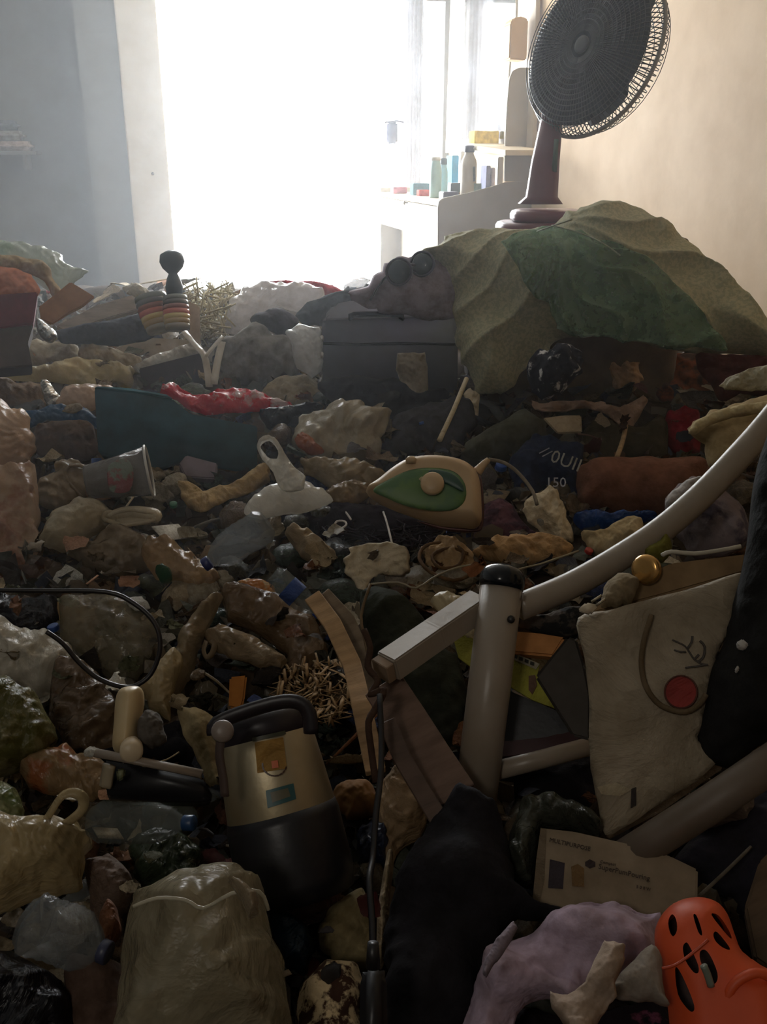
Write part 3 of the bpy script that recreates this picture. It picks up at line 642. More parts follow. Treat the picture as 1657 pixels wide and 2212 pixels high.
P_('cloth', 'beige strip of cloth right of the plump grey-beige sack', 'cloth', '172,746 190,733 238,752 300,772 318,800 296,816 240,796 182,784', M('cloth', (178, 162, 132)), tilt=.7, thick=.035)
R_('carton', 'flattened greyish carton under the striped glasses', 'carton', '238,756 310,728 402,732 432,752 310,786', M('card', (150, 134, 112)), tilt=.5, depth=.03, lift=.02)
R_('dark_box', 'dark brown open box under the white strap before the canvas bag', 'box', '300,796 434,762 446,838 314,856', M('card', (56, 44, 44)), tilt=.85, depth=.1)
P_('plastic_sheet', 'white plastic film hanging over the rim of the dark brown box', 'film', '286,796 330,768 390,748 436,744 440,760 400,772 340,790 306,806', WHT, tilt=.7, lift=.07, thick=.015)
t = thing('plastic_strap', 'forked white plastic strap left of the canvas bag', 'strap', pt(450, 810, 2.35))
for a in ('398,716 418,742 440,766 448,800 452,836', '482,726 462,748 444,770', '480,738 470,780 462,830'): obj('strap_arm', tube(pxpath(a, 2.36), .013, 8, flat=.3), M('film', (222, 214, 200)), t)
P_('plastic_bag', 'long cream yellow plastic bag lying across the left edge', 'bag', '-30,796 40,800 90,792 120,786 150,776 200,778 262,790 288,806 284,842 250,832 215,844 180,838 130,826 60,824 -30,818', M('film', (226, 208, 150)), tilt=.6, lift=.09, thick=.035, res=28)
P_('plastic_bag', 'peach white rolled bag left of the teal box', 'bag', '120,872 130,846 160,832 240,836 262,856 212,880 196,894 150,880', M('film', (216, 186, 158)), tilt=.7, lift=.1, thick=.04)
P_('paper_bag', 'brown paper bag at the left edge under the cream yellow bag', 'paper bag', '-30,816 40,824 96,830 108,862 96,892 40,880 -30,900', M('paper', (134, 104, 66)), tilt=.7, thick=.04)
P_('foil', 'crinkled silver foil wrapper above the blue strip at left', 'foil', '86,826 104,820 122,846 138,872 118,880 100,874', M('metal', (200, 196, 190), rough=.2), tilt=.75, lift=.12, thick=.015)
P_('plastic_strip', 'bright blue plastic strip left of the teal box', 'plastic', '52,892 80,890 110,876 150,876 192,886 214,912 212,930 184,914 140,910 100,908 66,924', M('film', (40, 92, 140), rough=.3), tilt=.6, lift=.1, thick=.02)
# ---- teal box and red wrapper
tl = thing('teal_box', 'large dark teal cardboard box lying behind the clear plastic cup', 'box', pt(380, 1010, 2.2)); tm = M('card', (38, 78, 92))
obj('carton_body', prism('204,840 290,848 372,862 412,894 556,920 556,1024 470,1010 400,990 330,1012 212,976', .12, zc=2.16, tilt=.85, at=(380, 930), bevel=.003), tm, tl)
obj('lid_flap', prism('204,838 290,846 372,860 360,852 280,838 210,834', .10, zc=2.15, tilt=.6, at=(300, 850), bevel=.001), M('card', (60, 104, 116)), tl)
P_('wrapper', 'crumpled shiny red and white wrapper on top of the teal box', 'wrapper', '344,852 372,824 392,838 420,854 450,848 500,840 560,848 600,864 636,882 570,886 500,892 440,894 412,886 380,864', M('film', (208, 22, 40), (240, 226, 224), mix=.57, scale=13, rough=.22, alpha=.97), tilt=.5, lift=.18, thick=.025, amp=.018, freq=24, res=30)
P_('black_bag', 'black plastic bag between the teal box and the draped shiny bag', 'bag', '560,890 640,880 700,880 640,910 580,930', M('film', (40, 44, 54), alpha=.98), lift=.08)
# ---- middle
P_('plastic_bag', 'large crumpled translucent bag behind the steam iron', 'bag', '628,944 655,900 690,886 735,866 770,872 800,884 852,888 826,940 820,980 800,1006 740,1004 690,1000 650,980', M('film', (196, 184, 160), alpha=.9), tilt=.65, lift=.09, thick=.06, amp=.018, freq=16, res=32)
P_('orange_wrapper', 'orange tinted wrapper peeking from under the large translucent bag', 'wrapper', '636,948 652,936 680,950 700,976 676,984 646,970', M('film', (180, 112, 76)), lift=.16, tilt=.7)
P_('beige_wrapper', 'crinkled beige wrapper left of the tip of the steam iron', 'wrapper', '650,990 720,992 790,1000 836,1024 852,1046 800,1058 740,1060 690,1040 660,1020', M('film', (176, 156, 122), rough=.2), lift=.08, amp=.018, freq=24, res=28)
P_('beige_wrapper', 'flat tan wrapper lying between the iron tip and the white carrier bag', 'wrapper', '700,1062 760,1040 812,1050 790,1078 740,1094 700,1086', M('film', (170, 146, 108)), lift=.09)
b = thing('carrier_bag', 'white carrier bag with a punched handle hole left of the steam iron', 'bag', pt(620, 1110, 1.86))
obj('bag_body', puff('524,1104 552,1070 590,1046 640,1044 680,1050 704,1066 722,1082 660,1104 600,1114 556,1118', lift=.09, tilt=.55, thick=.03, res=26, zc=1.74), WHT, b)
obj('punched_handle', puff('554,958 570,948 590,946 610,968 630,1004 660,1030 650,1060 610,1060 590,1020 566,992', holes=['562,968 582,954 600,972 598,992 578,988'], through=True, jag=.4, zc=1.72, tilt=.7, thick=.006, back=.003, amp=.006, res=34), WHT, b)
P_('paper_strip', 'bent tan paper strip running up towards the carrier bag handle', 'paper', '386,1040 410,1040 440,1062 500,1044 560,1014 584,1026 580,1044 520,1072 470,1092 440,1106 404,1094 392,1066', M('paper', (188, 160, 112)), lift=.07, thick=.012)
R_('phone_box', 'small mauve card box in front of the teal box', 'box', '386,1002 402,982 470,1000 466,1034 400,1030', M('card', (120, 108, 116)), lift=.1, depth=.03)
# iron
ir = thing('steam_iron', 'cream steam iron with green sides lying in the middle of the heap', 'iron', pt(930, 1130, 1.80)); icr = M('hard', (196, 168, 130), rough=.5); igr = M('hard', (78, 112, 70), (92, 124, 66), rough=.45, scale=14)
IP = dict(zc=1.70, tilt=.72, at=(920, 1060))
obj('housing', puff('790,1062 820,1036 850,1012 884,994 930,988 975,992 1010,1004 1034,1030 1040,1080 1036,1134 990,1136 940,1130 880,1110 830,1090', thick=.045, back=.05, amp=0, res=40, smooth=True, flat=.022, **IP), icr, ir)
IP2 = dict(zc=1.70 - .047, tilt=.72, at=(920, 1060))
obj('green_side', puff('806,1058 850,1030 890,1014 935,1010 980,1018 1004,1044 1006,1078 984,1100 940,1104 880,1094 836,1076', thick=.008, back=.004, amp=0, res=30, **IP2), igr, ir)
obj('dark_window', puff('930,1014 975,1022 998,1044 1000,1062 966,1046 930,1034', thick=.003, amp=0, zc=1.70 - .057, tilt=.72, at=(920, 1060)), M('hard', (40, 78, 66)), ir)
obj('dial', lathe([(.021, 0), (.021, .006), (.018, .009), (.008, .011)], pt(934, 1046, 1.64), -ray(934, 1046) + .3 * cU, 24), M('hard', (198, 170, 132)), ir)
obj('dial_lever', prism('904,1034 912,1028 930,1040 926,1052', .005, zc=1.638, tilt=.8, bevel=.001), M('hard', (190, 176, 132)), ir)
obj('soleplate', puff('1036,1030 1044,1060 1044,1136 1020,1150 950,1144 900,1126 940,1130 1000,1138 1034,1134', thick=.004, zc=1.73, tilt=.7, amp=0), M('metal', (88, 60, 58)), ir)
obj('cord_collar', tube(pxpath('1030,1020 1044,1004 1056,992', 1.70), [.010, .007, .005], 10), icr, ir)
obj('spray_nozzle', lathe([(.009, -.004), (.010, .004), (.005, .009)], pt(888, 996, 1.67), cU, 14), icr, ir)
T_('iron_cord', 'thin grey cord running right from the steam iron', 'cord', '1056,992 1090,1000 1120,1022 1150,1060 1160,1090', .0035, M('cloth', (140, 130, 116)), zc=[1.70, 1.70, 1.66])
# dark hair-like tangle under the iron
tb = []; rg = np.random.RandomState(4)
for k in range(300):
    x, y = rg.uniform(690, 990), rg.uniform(1092, 1184)
    if y < 1092 + max(0, (720 - x)) * .6 or (x > 800 and y < 1110 + (x - 800) * .22): continue
    z = zsurf(x, y) - rg.uniform(.01, .05); a = rg.uniform(0, 6.28); l = rg.uniform(10, 26); c_ = rg.uniform(-14, 14)
    tb.append(tube([pt(x - l * math.cos(a), y - l * math.sin(a) * .7, z), pt(x + c_, y + c_ * .5, z - .012), pt(x + l * math.cos(a), y + l * math.sin(a) * .7, z)], rg.uniform(.0008, .0022), 4, smooth=2))
obj('yarn_tangle', merge(*tb), M('cloth', (54, 48, 56)), label='dark tangle of yarn and threads below the steam iron', cat='yarn', kind='stuff')
P_('dark_cloth', 'blackish fluffy cloth under the steam iron', 'cloth', '640,1110 700,1092 800,1090 880,1116 960,1140 1000,1160 960,1176 880,1182 780,1184 700,1176', M('fuzz', (40, 34, 42)), lift=.02, thick=.02)
for i, (pa, lb) in enumerate([('736,1096 748,1108 758,1122', 'short white thread on the dark tangle left of centre'), ('828,1106 836,1130 848,1178', 'long white thread hanging over the dark tangle'), ('722,1136 728,1126 744,1126 748,1134 736,1142 724,1140', 'small white ring-shaped elastic on the dark tangle')]):
    T_('white_thread', lb, 'thread', pa, .0022, M('cloth', (206, 200, 196)), lift=.09)
P_('paper_sheet', 'torn beige paper with a pointed end below the dark yarn tangle', 'paper', '744,1204 760,1186 800,1174 850,1178 884,1182 886,1236 866,1248 824,1242 800,1258 778,1292 764,1262 746,1234', PAP, lift=.09, tilt=.75, thick=.004, back=.003, flat=.01)
P_('paper_ball', 'crumpled greenish beige paper left of the torn pointed paper', 'paper', '618,1152 650,1144 690,1164 722,1196 716,1222 692,1234 660,1206 640,1190', PA2, lift=.07, thick=.035, amp=.016, freq=24)
# ---- right of iron
P_('paper_cone', 'pale cone-shaped paper bag at the end of the iron cord', 'paper bag', '1124,1098 1146,1072 1190,1050 1208,1070 1222,1108 1236,1168 1214,1190 1186,1160 1150,1132', PAP, lift=.08, tilt=.75, thick=.03)
P_('tshirt', 'navy t-shirt with pale letters spilling down right of the steam iron', 't-shirt', '1100,1000 1130,960 1160,942 1200,950 1256,966 1256,1050 1250,1110 1226,1080 1190,1052 1150,1070 1110,1060', M('cloth', (38, 46, 70)), lift=.05, thick=.03)
ts = bpy.data.objects['tshirt']
def letters(body, px, py, size_px, zc, parent, mat, ang=0, plane_tilt=.9, name='lettering'):
    o0 = pt(px, py, zc); pl = Plane(px, py, zc, plane_tilt); p1 = pl.hit(px + 50 * math.cos(ang), py + 50 * math.sin(ang)); p2 = pl.hit(px + 50 * math.sin(ang), py - 50 * math.cos(ang))
    return obj(name, text_mesh(body, o0, p1 - o0, p2 - o0, size_px * zc / 2000), mat, parent, smooth=False)
zt_ = zsurf(1200, 1040) - .12
letters('150', 1178, 1052, 30, zt_, ts, M('paper', (190, 190, 200)))
letters('0UII', 1186, 996, 40, zt_ - .02, ts, M('paper', (176, 176, 170)), ang=.35)
letters('//', 1164, 978, 34, zt_ - .01, ts, M('paper', (170, 168, 180)), ang=.8)
P_('bolster', 'reddish brown bolster cushion below the navy t-shirt, behind the white rail', 'cushion', '1244,1062 1256,1008 1290,992 1400,990 1524,992 1530,1050 1510,1104 1440,1118 1340,1116 1264,1108 1250,1092', M('cloth', (124, 84, 66)), tilt=.75, thick=.08, amp=.004, lift=.08, res=26)
P_('blue_bag', 'bright blue plastic bag squeezed under the brown bolster', 'bag', '1238,1118 1270,1108 1330,1112 1400,1106 1420,1118 1360,1134 1290,1146 1250,1142', M('film', (40, 82, 158)), lift=.06)
P_('pillow', 'dark olive pillow lying left of the navy t-shirt', 'pillow', '990,996 1010,960 1060,926 1110,894 1150,896 1176,920 1168,950 1120,974 1060,1000 1020,1010', M('cloth', (84, 84, 70)), lift=.07, tilt=.65, thick=.06, amp=.005)
P_('trousers', 'dark grey trousers heaped behind the steam iron', 'trousers', '826,960 850,900 900,880 950,870 1000,860 1030,900 1010,940 980,990 900,984 850,1000 820,1000', M('cloth', (62, 60, 64)), lift=.03, thick=.04)
T_('stick', 'thin pale wooden stick leaning left of the torn white paper', 'stick', '950,950 980,886 1008,818', .006, M('wood', (196, 182, 150)), zc=[2.0, 2.15, 2.22], smooth=1)
P_('paper_scrap', 'torn white paper right of the thin pale stick', 'paper', '1000,848 1018,838 1036,856 1032,900 1016,924 984,926 1000,900 1010,880', PAP, tilt=.8, lift=.1, thick=.006)
R_('cardboard_sheet', 'beige card lying flat under the black and white bundle', 'card', '1172,902 1216,896 1256,896 1258,934 1204,936', PA2, lift=.12, depth=.006)
P_('tangled_scarf', 'black and white patterned scarf bundle under the edge of the blanket', 'scarf', '1142,780 1160,758 1200,748 1244,752 1256,780 1252,806 1220,840 1180,862 1150,846', M('cloth', (44, 44, 54), (206, 204, 204), mix=.6, scale=32), tilt=.8, zc=2.12, thick=.05, amp=.02, freq=24)
P_('paper_bag', 'tan torn paper bag under the olive blanket', 'paper bag', '1304,790 1312,772 1340,776 1370,774 1394,768 1382,800 1392,824 1366,846 1330,850 1316,826', M('paper', (188, 152, 112)), tilt=.8, lift=.12, thick=.03)
P_('crumpled_paper', 'pinkish crumpled paper strips between the scarf bundle and the bolster', 'paper', '1146,862 1170,872 1210,866 1260,864 1300,868 1340,880 1396,850 1398,872 1376,912 1350,930 1330,910 1300,890 1260,882 1220,888 1180,890 1152,884', M('paper', (168, 138, 118)), tilt=.65, lift=.15, thick=.015, amp=.016, freq=24, res=34)
T_('stick', 'flat tan stick hanging down from the pinkish crumpled paper', 'stick', '1352,920 1346,950 1332,990', .006, M('wood', (176, 146, 106)), lift=.12)
P_('brown_cloth', 'dark olive brown cloth behind the bolster', 'cloth', '1258,930 1300,900 1340,920 1390,920 1430,900 1440,990 1360,990 1262,1000', M('cloth', (70, 62, 46)), lift=.03)
P_('patterned_cloth', 'orange and brown patterned cloth by the wall under the blanket', 'cloth', '1384,784 1440,760 1530,764 1570,780 1540,840 1480,870 1420,880 1390,850', M('cloth', (130, 72, 44), (72, 54, 48), mix=.5, scale=11), lift=.05, thick=.03, tilt=.7)
P_('red_bag', 'dark red cloth pouch right of the flat tan stick', 'pouch', '1438,900 1456,884 1500,882 1516,920 1512,976 1470,984 1440,960', M('cloth', (130, 26, 38)), lift=.08, tilt=.8)
P_('dark_red_cloth', 'dark wine red cloth along the wall under the end of the blanket', 'cloth', '1500,768 1600,772 1670,780 1670,860 1600,850 1560,870 1530,830', M('cloth', (74, 36, 34)), lift=.02, zc=2.25)
P_('canvas_tote', 'cream canvas tote bag hanging at the right edge above the white rail', 'bag', '1490,926 1520,900 1560,880 1620,862 1690,850 1690,920 1640,960 1590,1010 1535,1014 1512,966', M('cloth', (186, 164, 124)), zc=1.45, tilt=.85, thick=.05, res=30, cr=.03, dirfold=(1.5, 60, .003))
P_('folded_cloth', 'folded rim of cream cloth lying over the canvas tote', 'cloth', '1488,932 1500,912 1560,884 1640,870 1700,862 1700,880 1600,900 1540,916 1500,940', M('cloth', (206, 188, 146)), zc=1.36, tilt=.8, thick=.012)
P_('leaflet', 'crinkled pale paper above the cream canvas tote at the right edge', 'paper', '1556,832 1580,812 1620,796 1690,784 1690,836 1640,844 1600,846 1570,842', M('paper', (190, 184, 160)), zc=1.5, tilt=.75, thick=.012)
P_('striped_shirt', 'grey striped shirt bunched behind the curved white rail', 'shirt', '1434,1104 1444,1070 1470,1044 1510,1030 1560,1050 1610,1100 1620,1170 1570,1196 1500,1200 1470,1160', M('cloth', (134, 122, 124), (90, 82, 92), mix=.5, scale=14), zc=1.4, tilt=.7, thick=.05)
P_('white_cloth', 'white cloth tucked between the striped shirt and the rail', 'cloth', '1436,1098 1450,1062 1490,1036 1520,1030 1500,1056 1470,1084', M('cloth', (214, 210, 210)), zc=1.32, tilt=.75, thick=.02)
P_('cream_cloth', 'cream cloth wad under the curved rail right of the coiled cord', 'cloth', '1256,1152 1300,1146 1352,1122 1392,1130 1380,1170 1340,1196 1290,1200 1266,1180', M('cloth', (196, 176, 138)), lift=.05, thick=.03)
P_('tan_paper', 'long tan crumpled paper bag left of the post top', 'paper bag', '1010,1196 1060,1168 1110,1158 1180,1152 1240,1180 1226,1204 1170,1222 1120,1226 1060,1210', M('paper', (196, 156, 106)), lift=.05, thick=.03, amp=.012, res=28)
P_('tan_paper', 'folded tan paper under the coiled brown cord', 'paper', '912,1180 950,1160 1000,1172 1030,1200 1020,1240 990,1260 950,1240 920,1216', M('paper', (186, 154, 112)), lift=.04, thick=.02)
T_('coiled_cord', 'coiled brown cord looping over folded tan paper above the white post', 'cord', '1020,1240 980,1254 930,1236 906,1206 918,1180 960,1172 1000,1190 990,1222 950,1226 934,1200 970,1184 1010,1196', .0035, M('cloth', (104, 78, 52)), lift=.09)
P_('maroon_cloth', 'plum striped cloth under the end of the steam iron', 'cloth', '1040,1100 1090,1080 1130,1120 1160,1160 1120,1170 1060,1180 1020,1160', M('cloth', (96, 64, 72), (66, 46, 54), scale=30), lift=.02)
T_('pale_wire', 'thin pale wire arching over the heap below the torn pointed paper', 'wire', '800,1262 860,1258 900,1270 950,1240 1020,1220 1120,1230 1250,1190', .002, M('hard', (150, 140, 116)), lift=.1)
# ================================================================ foreground left
def bag(label, cat, body, mat, loops=(), knots=(), name='plastic_bag', looprad=.008, **k):
    poly = parse(body); c = poly.mean(0); zc = k.get('zc') or zsurf(c[0], c[1]) - k.get('lift', .03); k['zc'] = zc
    b = thing(name, label, cat, pt(c[0], c[1], zc + .02))
    k.setdefault('ang', True); obj('bag_body', puff(body, **k), mat, b)
    for l in loops: obj('handle', tube(pxpath(l, zc - .02), looprad, 8, flat=.45), mat, b)
    for (x, y, r_) in knots:
        q = pt(x, y, zc - .02); u = zc / 2000 * r_
        obj('knot', merge(tube([q + cR * u * math.cos(t) + cU * u * math.sin(t) * .8 for t in np.linspace(0, 6.28, 9)[:-1]], u * .55, 8, closed=True), tube([q - cR * u, q + cU * u * .3, q + cR * u * .8], u * .5, 8)), mat, b)
    return b
bag('swollen peach-coloured plastic bag at the left edge below the blue strip', 'bag', '-40,866 0,868 34,878 58,902 74,940 78,972 64,1004 30,1016 -40,1010', M('film', (222, 190, 158)), tilt=.8, thick=.06, lift=.14, cr=.05)
P_('brown_cloth', 'dark brown cloth scraps under the blue strip left of the teal box', 'cloth', '70,930 130,912 200,922 210,980 170,1000 120,990 80,980', M('cloth', (84, 66, 52)), lift=.05)
cup = thing('plastic_cup', 'large clear grey plastic cup lying on its side in front of the teal box', 'cup', pt(250, 1060, 1.88))
u_ = 1.85 / 2000; e0 = pt(186, 1042, 1.84); e1 = pt(322, 1018, 1.86); ax = e1 - e0; L = np.linalg.norm(ax)
cm_ = M('film', (140, 136, 132), alpha=.72, rough=.15)
obj('cup_wall', lathe([(.004, 0), (36 * u_, .001), (37 * u_, .006), (44 * u_, L * .5), (55 * u_, L), (54 * u_, L), (43 * u_, L * .5), (35 * u_, .012), (.004, .01)], e0, ax, 36, cap=False), cm_, cup)
a_, b__, d_ = frame_of(ax)
obj('cup_rim', tube([e1 + (a_ * math.cos(t) + b__ * math.sin(t)) * 56 * u_ for t in np.linspace(0, 2 * math.pi, 37)[:-1]], .0028, 6, smooth=1, closed=True), M('hard', (206, 204, 198)), cup)
obj('cup_print', puff('236,1004 270,990 288,1016 280,1060 240,1062 232,1030', thick=.002, amp=.0, zc=1.76, tilt=1), M('film', (150, 96, 96), (132, 140, 128), mix=.5, scale=30), cup)
bag('ribbed beige plastic bag with an upright looped handle above the knotted round bag', 'bag', '80,1082 92,1030 118,1000 140,988 172,1002 200,1026 200,1062 196,1080 160,1090 120,1104', BEI, loops=['150,1006 140,1024 156,1052 178,1076', '150,1006 176,1006 200,1020 206,1050 196,1080'], tilt=.7, lift=.05, dirfold=(1.2, 240, .003))
bag('round knotted beige bag with long tied handles pointing right', 'bag', '88,1152 96,1128 112,1108 150,1082 200,1078 238,1100 244,1120 226,1142 192,1168 152,1192 108,1186 92,1174', CR, loops=['232,1114 262,1102 300,1100 336,1106 340,1118 320,1120 280,1114 236,1122', '232,1120 262,1132 300,1128 330,1122 300,1122 250,1124'], knots=[(236, 1116, 11)], looprad=.011, tilt=.7, lift=.13, thick=.06, cr=.05, res=30)
P_('pink_bag', 'pinkish beige plastic sheeting heaped at the left edge', 'plastic', '-40,1014 30,1018 78,1010 84,1080 90,1150 104,1188 130,1240 60,1262 -40,1262', M('film', (186, 158, 130), (160, 116, 92), mix=.55, scale=6), lift=.05, res=34)
P_('grey_bag', 'greyish brown soft bag below the knotted round bag', 'bag', '150,1196 200,1168 240,1140 300,1150 340,1160 380,1200 370,1230 310,1240 250,1250 190,1230', M('film', (156, 138, 112)), lift=.05, thick=.04)
P_('tan_bag', 'tan plastic bag with a green leaf print below the clear cup', 'bag', '300,1190 330,1160 370,1165 420,1200 480,1240 470,1262 430,1280 380,1260 330,1250', M('film', (180, 148, 108)), lift=.09, thick=.03)
P_('green_scrap', 'small dark green plastic scrap on the tan bag', 'plastic', '336,1234 352,1226 372,1238 370,1252 346,1254', M('film', (44, 96, 52)), lift=.15)
# bottles
def pbottle(label, p0, p1, r_px, zc, mat, capc, crush=.05, name='plastic_bottle', labelc=None):
    A, B = pt(*p0, zc if np.ndim(zc) == 0 else zc[0]), pt(*p1, zc if np.ndim(zc) == 0 else zc[1]); ax = B - A; L = np.linalg.norm(ax); R = r_px * np.mean(zc) / 2000
    b = thing(name, label, 'bottle', A)
    pr = [(R * .1, .004), (R * .7, 0), (R * .95, .01), (R, L * .1)] + [(R * (1 if k % 2 else .95), L * (.14 + .05 * k)) for k in range(9)] + [(R * .97, L * .62), (R * .75, L * .76), (R * .4, L * .87), (R * .3, L * .9), (R * .3, L * .93)]
    obj('bottle_body', lathe(pr, A, ax, 28, crush=crush, seed=int(p0[0])), mat, b)
    obj('bottle_cap', lathe([(R * .36, L * .90), (R * .38, L * .905), (R * .38, L * .99), (R * .33, L)], A, ax, 18), M('hard', capc), b)
    if labelc: obj('bottle_label', lathe([(R * 1.02, L * .3), (R * 1.03, L * .32), (R * 1.03, L * .52), (R * 1.02, L * .54)], A, ax, 28, crush=crush, seed=int(p0[0]), cap=False), M('paper', labelc), b)
    return b
PET = M('clear', (136, 140, 142), alpha=.5, rough=.05); PE2 = M('clear', (120, 126, 122), alpha=.38, rough=.1)
pbottle('crushed clear bottle with bright glints lying below the white carrier bag', (578, 1128), (440, 1222), 40, 1.55, PET, (44, 52, 110))
pbottle('small clear bottle with a blue label by the crumpled greenish paper', (590, 1240), (690, 1330), 26, 1.38, PE2, (50, 70, 140), labelc=(56, 80, 140))
T_('wire_hoop', 'dark wire hoop looping across the bags at the left edge', 'wire', '-20,1275 100,1276 230,1279 290,1304 334,1346 346,1400 326,1456 290,1482 256,1482 210,1464 170,1430 136,1390 100,1364', .0032, M('hard', (36, 32, 34)), zc=[1.2, 1.2, 1.17], smooth=4)
P_('clear_bag', 'see-through bag with tan contents framed by the dark wire hoop', 'bag', '126,1290 200,1284 262,1290 318,1320 338,1370 330,1430 292,1472 250,1470 200,1448 160,1420 132,1370', M('film', (150, 140, 116), alpha=.62, rough=.15), lift=.06, thick=.05, res=32)
P_('tan_wrapper', 'tan and orange food wrapper inside the wire hoop', 'wrapper', '128,1300 180,1290 214,1310 220,1360 206,1410 180,1400 150,1380 130,1350', M('film', (196, 156, 104), (156, 96, 60), mix=.55), lift=.015)
P_('dark_plastic', 'black plastic at the left edge above the white creased bag', 'plastic', '-40,1280 40,1285 124,1290 130,1350 80,1380 20,1370 -40,1360', M('film', (40, 36, 46), alpha=.97), lift=.02)
bag('long twisted beige bag standing up right of the wire hoop', 'bag', '344,1500 356,1450 380,1390 410,1340 440,1304 462,1284 482,1288 470,1320 446,1362 430,1400 420,1450 396,1486 368,1512', BEI, tilt=.7, lift=.1, thick=.04, dirfold=(1.0, 90, .006), res=30)
bag('beige bag with a small looped handle under the timber strips', 'bag', '440,1360 480,1352 540,1372 590,1400 624,1432 604,1452 560,1440 500,1420 456,1404', M('film', (176, 156, 128)), loops=['446,1384 440,1404 446,1420 458,1412 464,1392 456,1382'], tilt=.65, lift=.09, looprad=.005)
P_('brown_bag', 'brownish translucent bag filling the hollow right of the twisted bag', 'bag', '480,1270 540,1262 620,1290 680,1330 700,1400 680,1470 640,1500 590,1460 620,1420 560,1370 490,1340', M('film', (130, 106, 80), alpha=.9), lift=.04, thick=.03, res=32)
P_('orange_wrapper', 'orange and yellow wrapper scrap above the beige looped bag', 'wrapper', '500,1270 540,1254 590,1266 600,1300 560,1318 516,1310', M('film', (190, 124, 64), (206, 186, 140), mix=.55, scale=20), lift=.08)
R_('wafer_strip', 'small orange-brown strip standing behind the silver canister', 'wrapper', '496,1462 534,1458 528,1512 520,1534 494,1528', M('card', (176, 112, 42)), lift=.06, tilt=.8, depth=.008)
# wood shavings / straw pile
tb = []; rg = np.random.RandomState(14)
for k in range(420):
    x, y = rg.uniform(590, 770), rg.uniform(1430, 1560)
    if (x - 690) ** 2 / 95 ** 2 + (y - 1495) ** 2 / 68 ** 2 > 1: continue
    z = zsurf(x, y) - rg.uniform(.01, .07); a = rg.uniform(0, 6.28); l = rg.uniform(8, 22)
    tb.append(tube([pt(x - l * math.cos(a), y - l * math.sin(a), z + .01), pt(x, y, z - .012), pt(x + l * math.cos(a), y + l * math.sin(a), z)], rg.uniform(.001, .0032), 4, smooth=1, flat=.4))
obj('straw_shavings', merge(*tb), M('wood', (178, 146, 104)), label='tan straw and wood shavings behind the silver canister', cat='straw', kind='stuff')
# timber strips
def strip(label, path, wd, mat, zc, name='wooden_strip', ht=.012):
    P = pxpath(path, zc); n = len(P)
    return obj(name, bevel_vf(*bar(P, wd, ht, -ray(700, 1500)), .001, 1), mat, smooth=False, label=label, cat='wood strip')
strip('splintered pale wooden strip running down beside the silver canister', '676,1290 720,1350 762,1440 780,1520 812,1668', .024, M('wood', (176, 142, 102)), [1.28, 1.2, 1.08])
strip('grey weathered wooden strip right of the splintered pale one', '700,1284 752,1340 792,1440 800,1500', .02, M('wood', (128, 112, 92)), [1.3, 1.22])
strip('broad dark brown lath slanting down to the foot of the white post', '828,1480 880,1560 930,1640 985,1724', .05, M('wood', (112, 88, 74)), [1.12, 1.02], ht=.01)
strip('thin dark brown lath left of the broad slanting one', '836,1560 870,1640 930,1740 960,1790', .02, M('wood', (92, 72, 60)), [1.05, .98])
P_('burlap', 'olive green cloth under the slanting lath and the white rail', 'cloth', '780,1280 860,1280 960,1400 1000,1440 1000,1700 940,1660 880,1560 830,1480 800,1400', M('cloth', (50, 52, 42)), lift=.02, res=32)
T_('twisted_root', 'tangled dark wire and twine knotted at the end of the white rail', 'twine', '786,1360 800,1400 794,1440 816,1470 800,1500 830,1490 812,1530 796,1560 802,1620 812,1690', .004, M('cloth', (74, 56, 46)), zc=[1.08, 1.04, 1.0], smooth=3)
T_('power_cable', 'black power cable hanging down to the black plug at the bottom', 'cable', '820,1500 824,1600 822,1680 812,1760 806,1850 798,1900 804,1990 806,2090', .0032, M('hard', (24, 22, 26)), zc=[1.02, .92, .82])
T_('twine', 'thin brown twine hanging from the white rail end', 'twine', '800,1262 780,1330 790,1390 800,1440', .002, M('cloth', (110, 92, 70)), zc=[1.2, 1.1])
# ---- silver canister
ca = thing('canister', 'silver and black canister with a yellow label half sunk in the heap', 'canister', pt(590, 1890, .98))
cz = .97; cu = cz / 2000
tp, bt_ = pt(572, 1590, cz + .004), pt(612, 1770, cz - .012); ax = bt_ - tp; L = np.linalg.norm(ax); R0 = 108 * cu; mt = M('metal', (176, 164, 138), rough=.42)
fb = -ray(590, 1680); fb = fb / np.linalg.norm(fb); axn = ax / L; cc0 = tp - fb * R0 * .75 - axn * 16 * cu
obj('body', lathe([(R0 * .96, 0), (R0, .004), (R0 * 1.06, L * .5), (R0 * 1.12, L), (R0 * 1.11, L + .003)], cc0, ax, 48), mt, ca)
obj('base', lathe([(R0 * 1.13, L), (R0 * 1.17, L + .01), (R0 * 1.19, L + .07), (R0 * 1.12, L + .09)], cc0, ax, 48), M('hard', (26, 25, 30)), ca)
obj('lid', lathe([(R0 * .3, -.020), (R0 * .9, -.019), (R0 * .99, -.012), (R0 * 1.01, .014)], cc0, ax, 48), M('hard', (40, 34, 40)), ca)
obj('lid_band', tube([pt(x, y - 4, cz - .045) for x, y in ((464, 1590), (470, 1566), (540, 1538), (610, 1520), (650, 1524), (668, 1548), (672, 1588))], .008, 8, flat=.6), M('hard', (34, 28, 34)), ca)
obj('side_hinge', lathe([(.008, 0), (.011, .002), (.010, .008), (.004, .010)], pt(481, 1580, cz - .075), fb, 18), M('hard', (132, 120, 112)), ca)
obj('side_strap', tube(pxpath('478,1592 474,1630 482,1680 486,1720', cz - .06), .005, 6, flat=.5), M('hard', (80, 66, 62)), ca)
def onfront(poly, dz, mat, name, dep=.0015): return obj(name, prism(poly, dep, zc=cz - dz, tilt=1, at=(590, 1660), bevel=0), mat, ca, smooth=False)
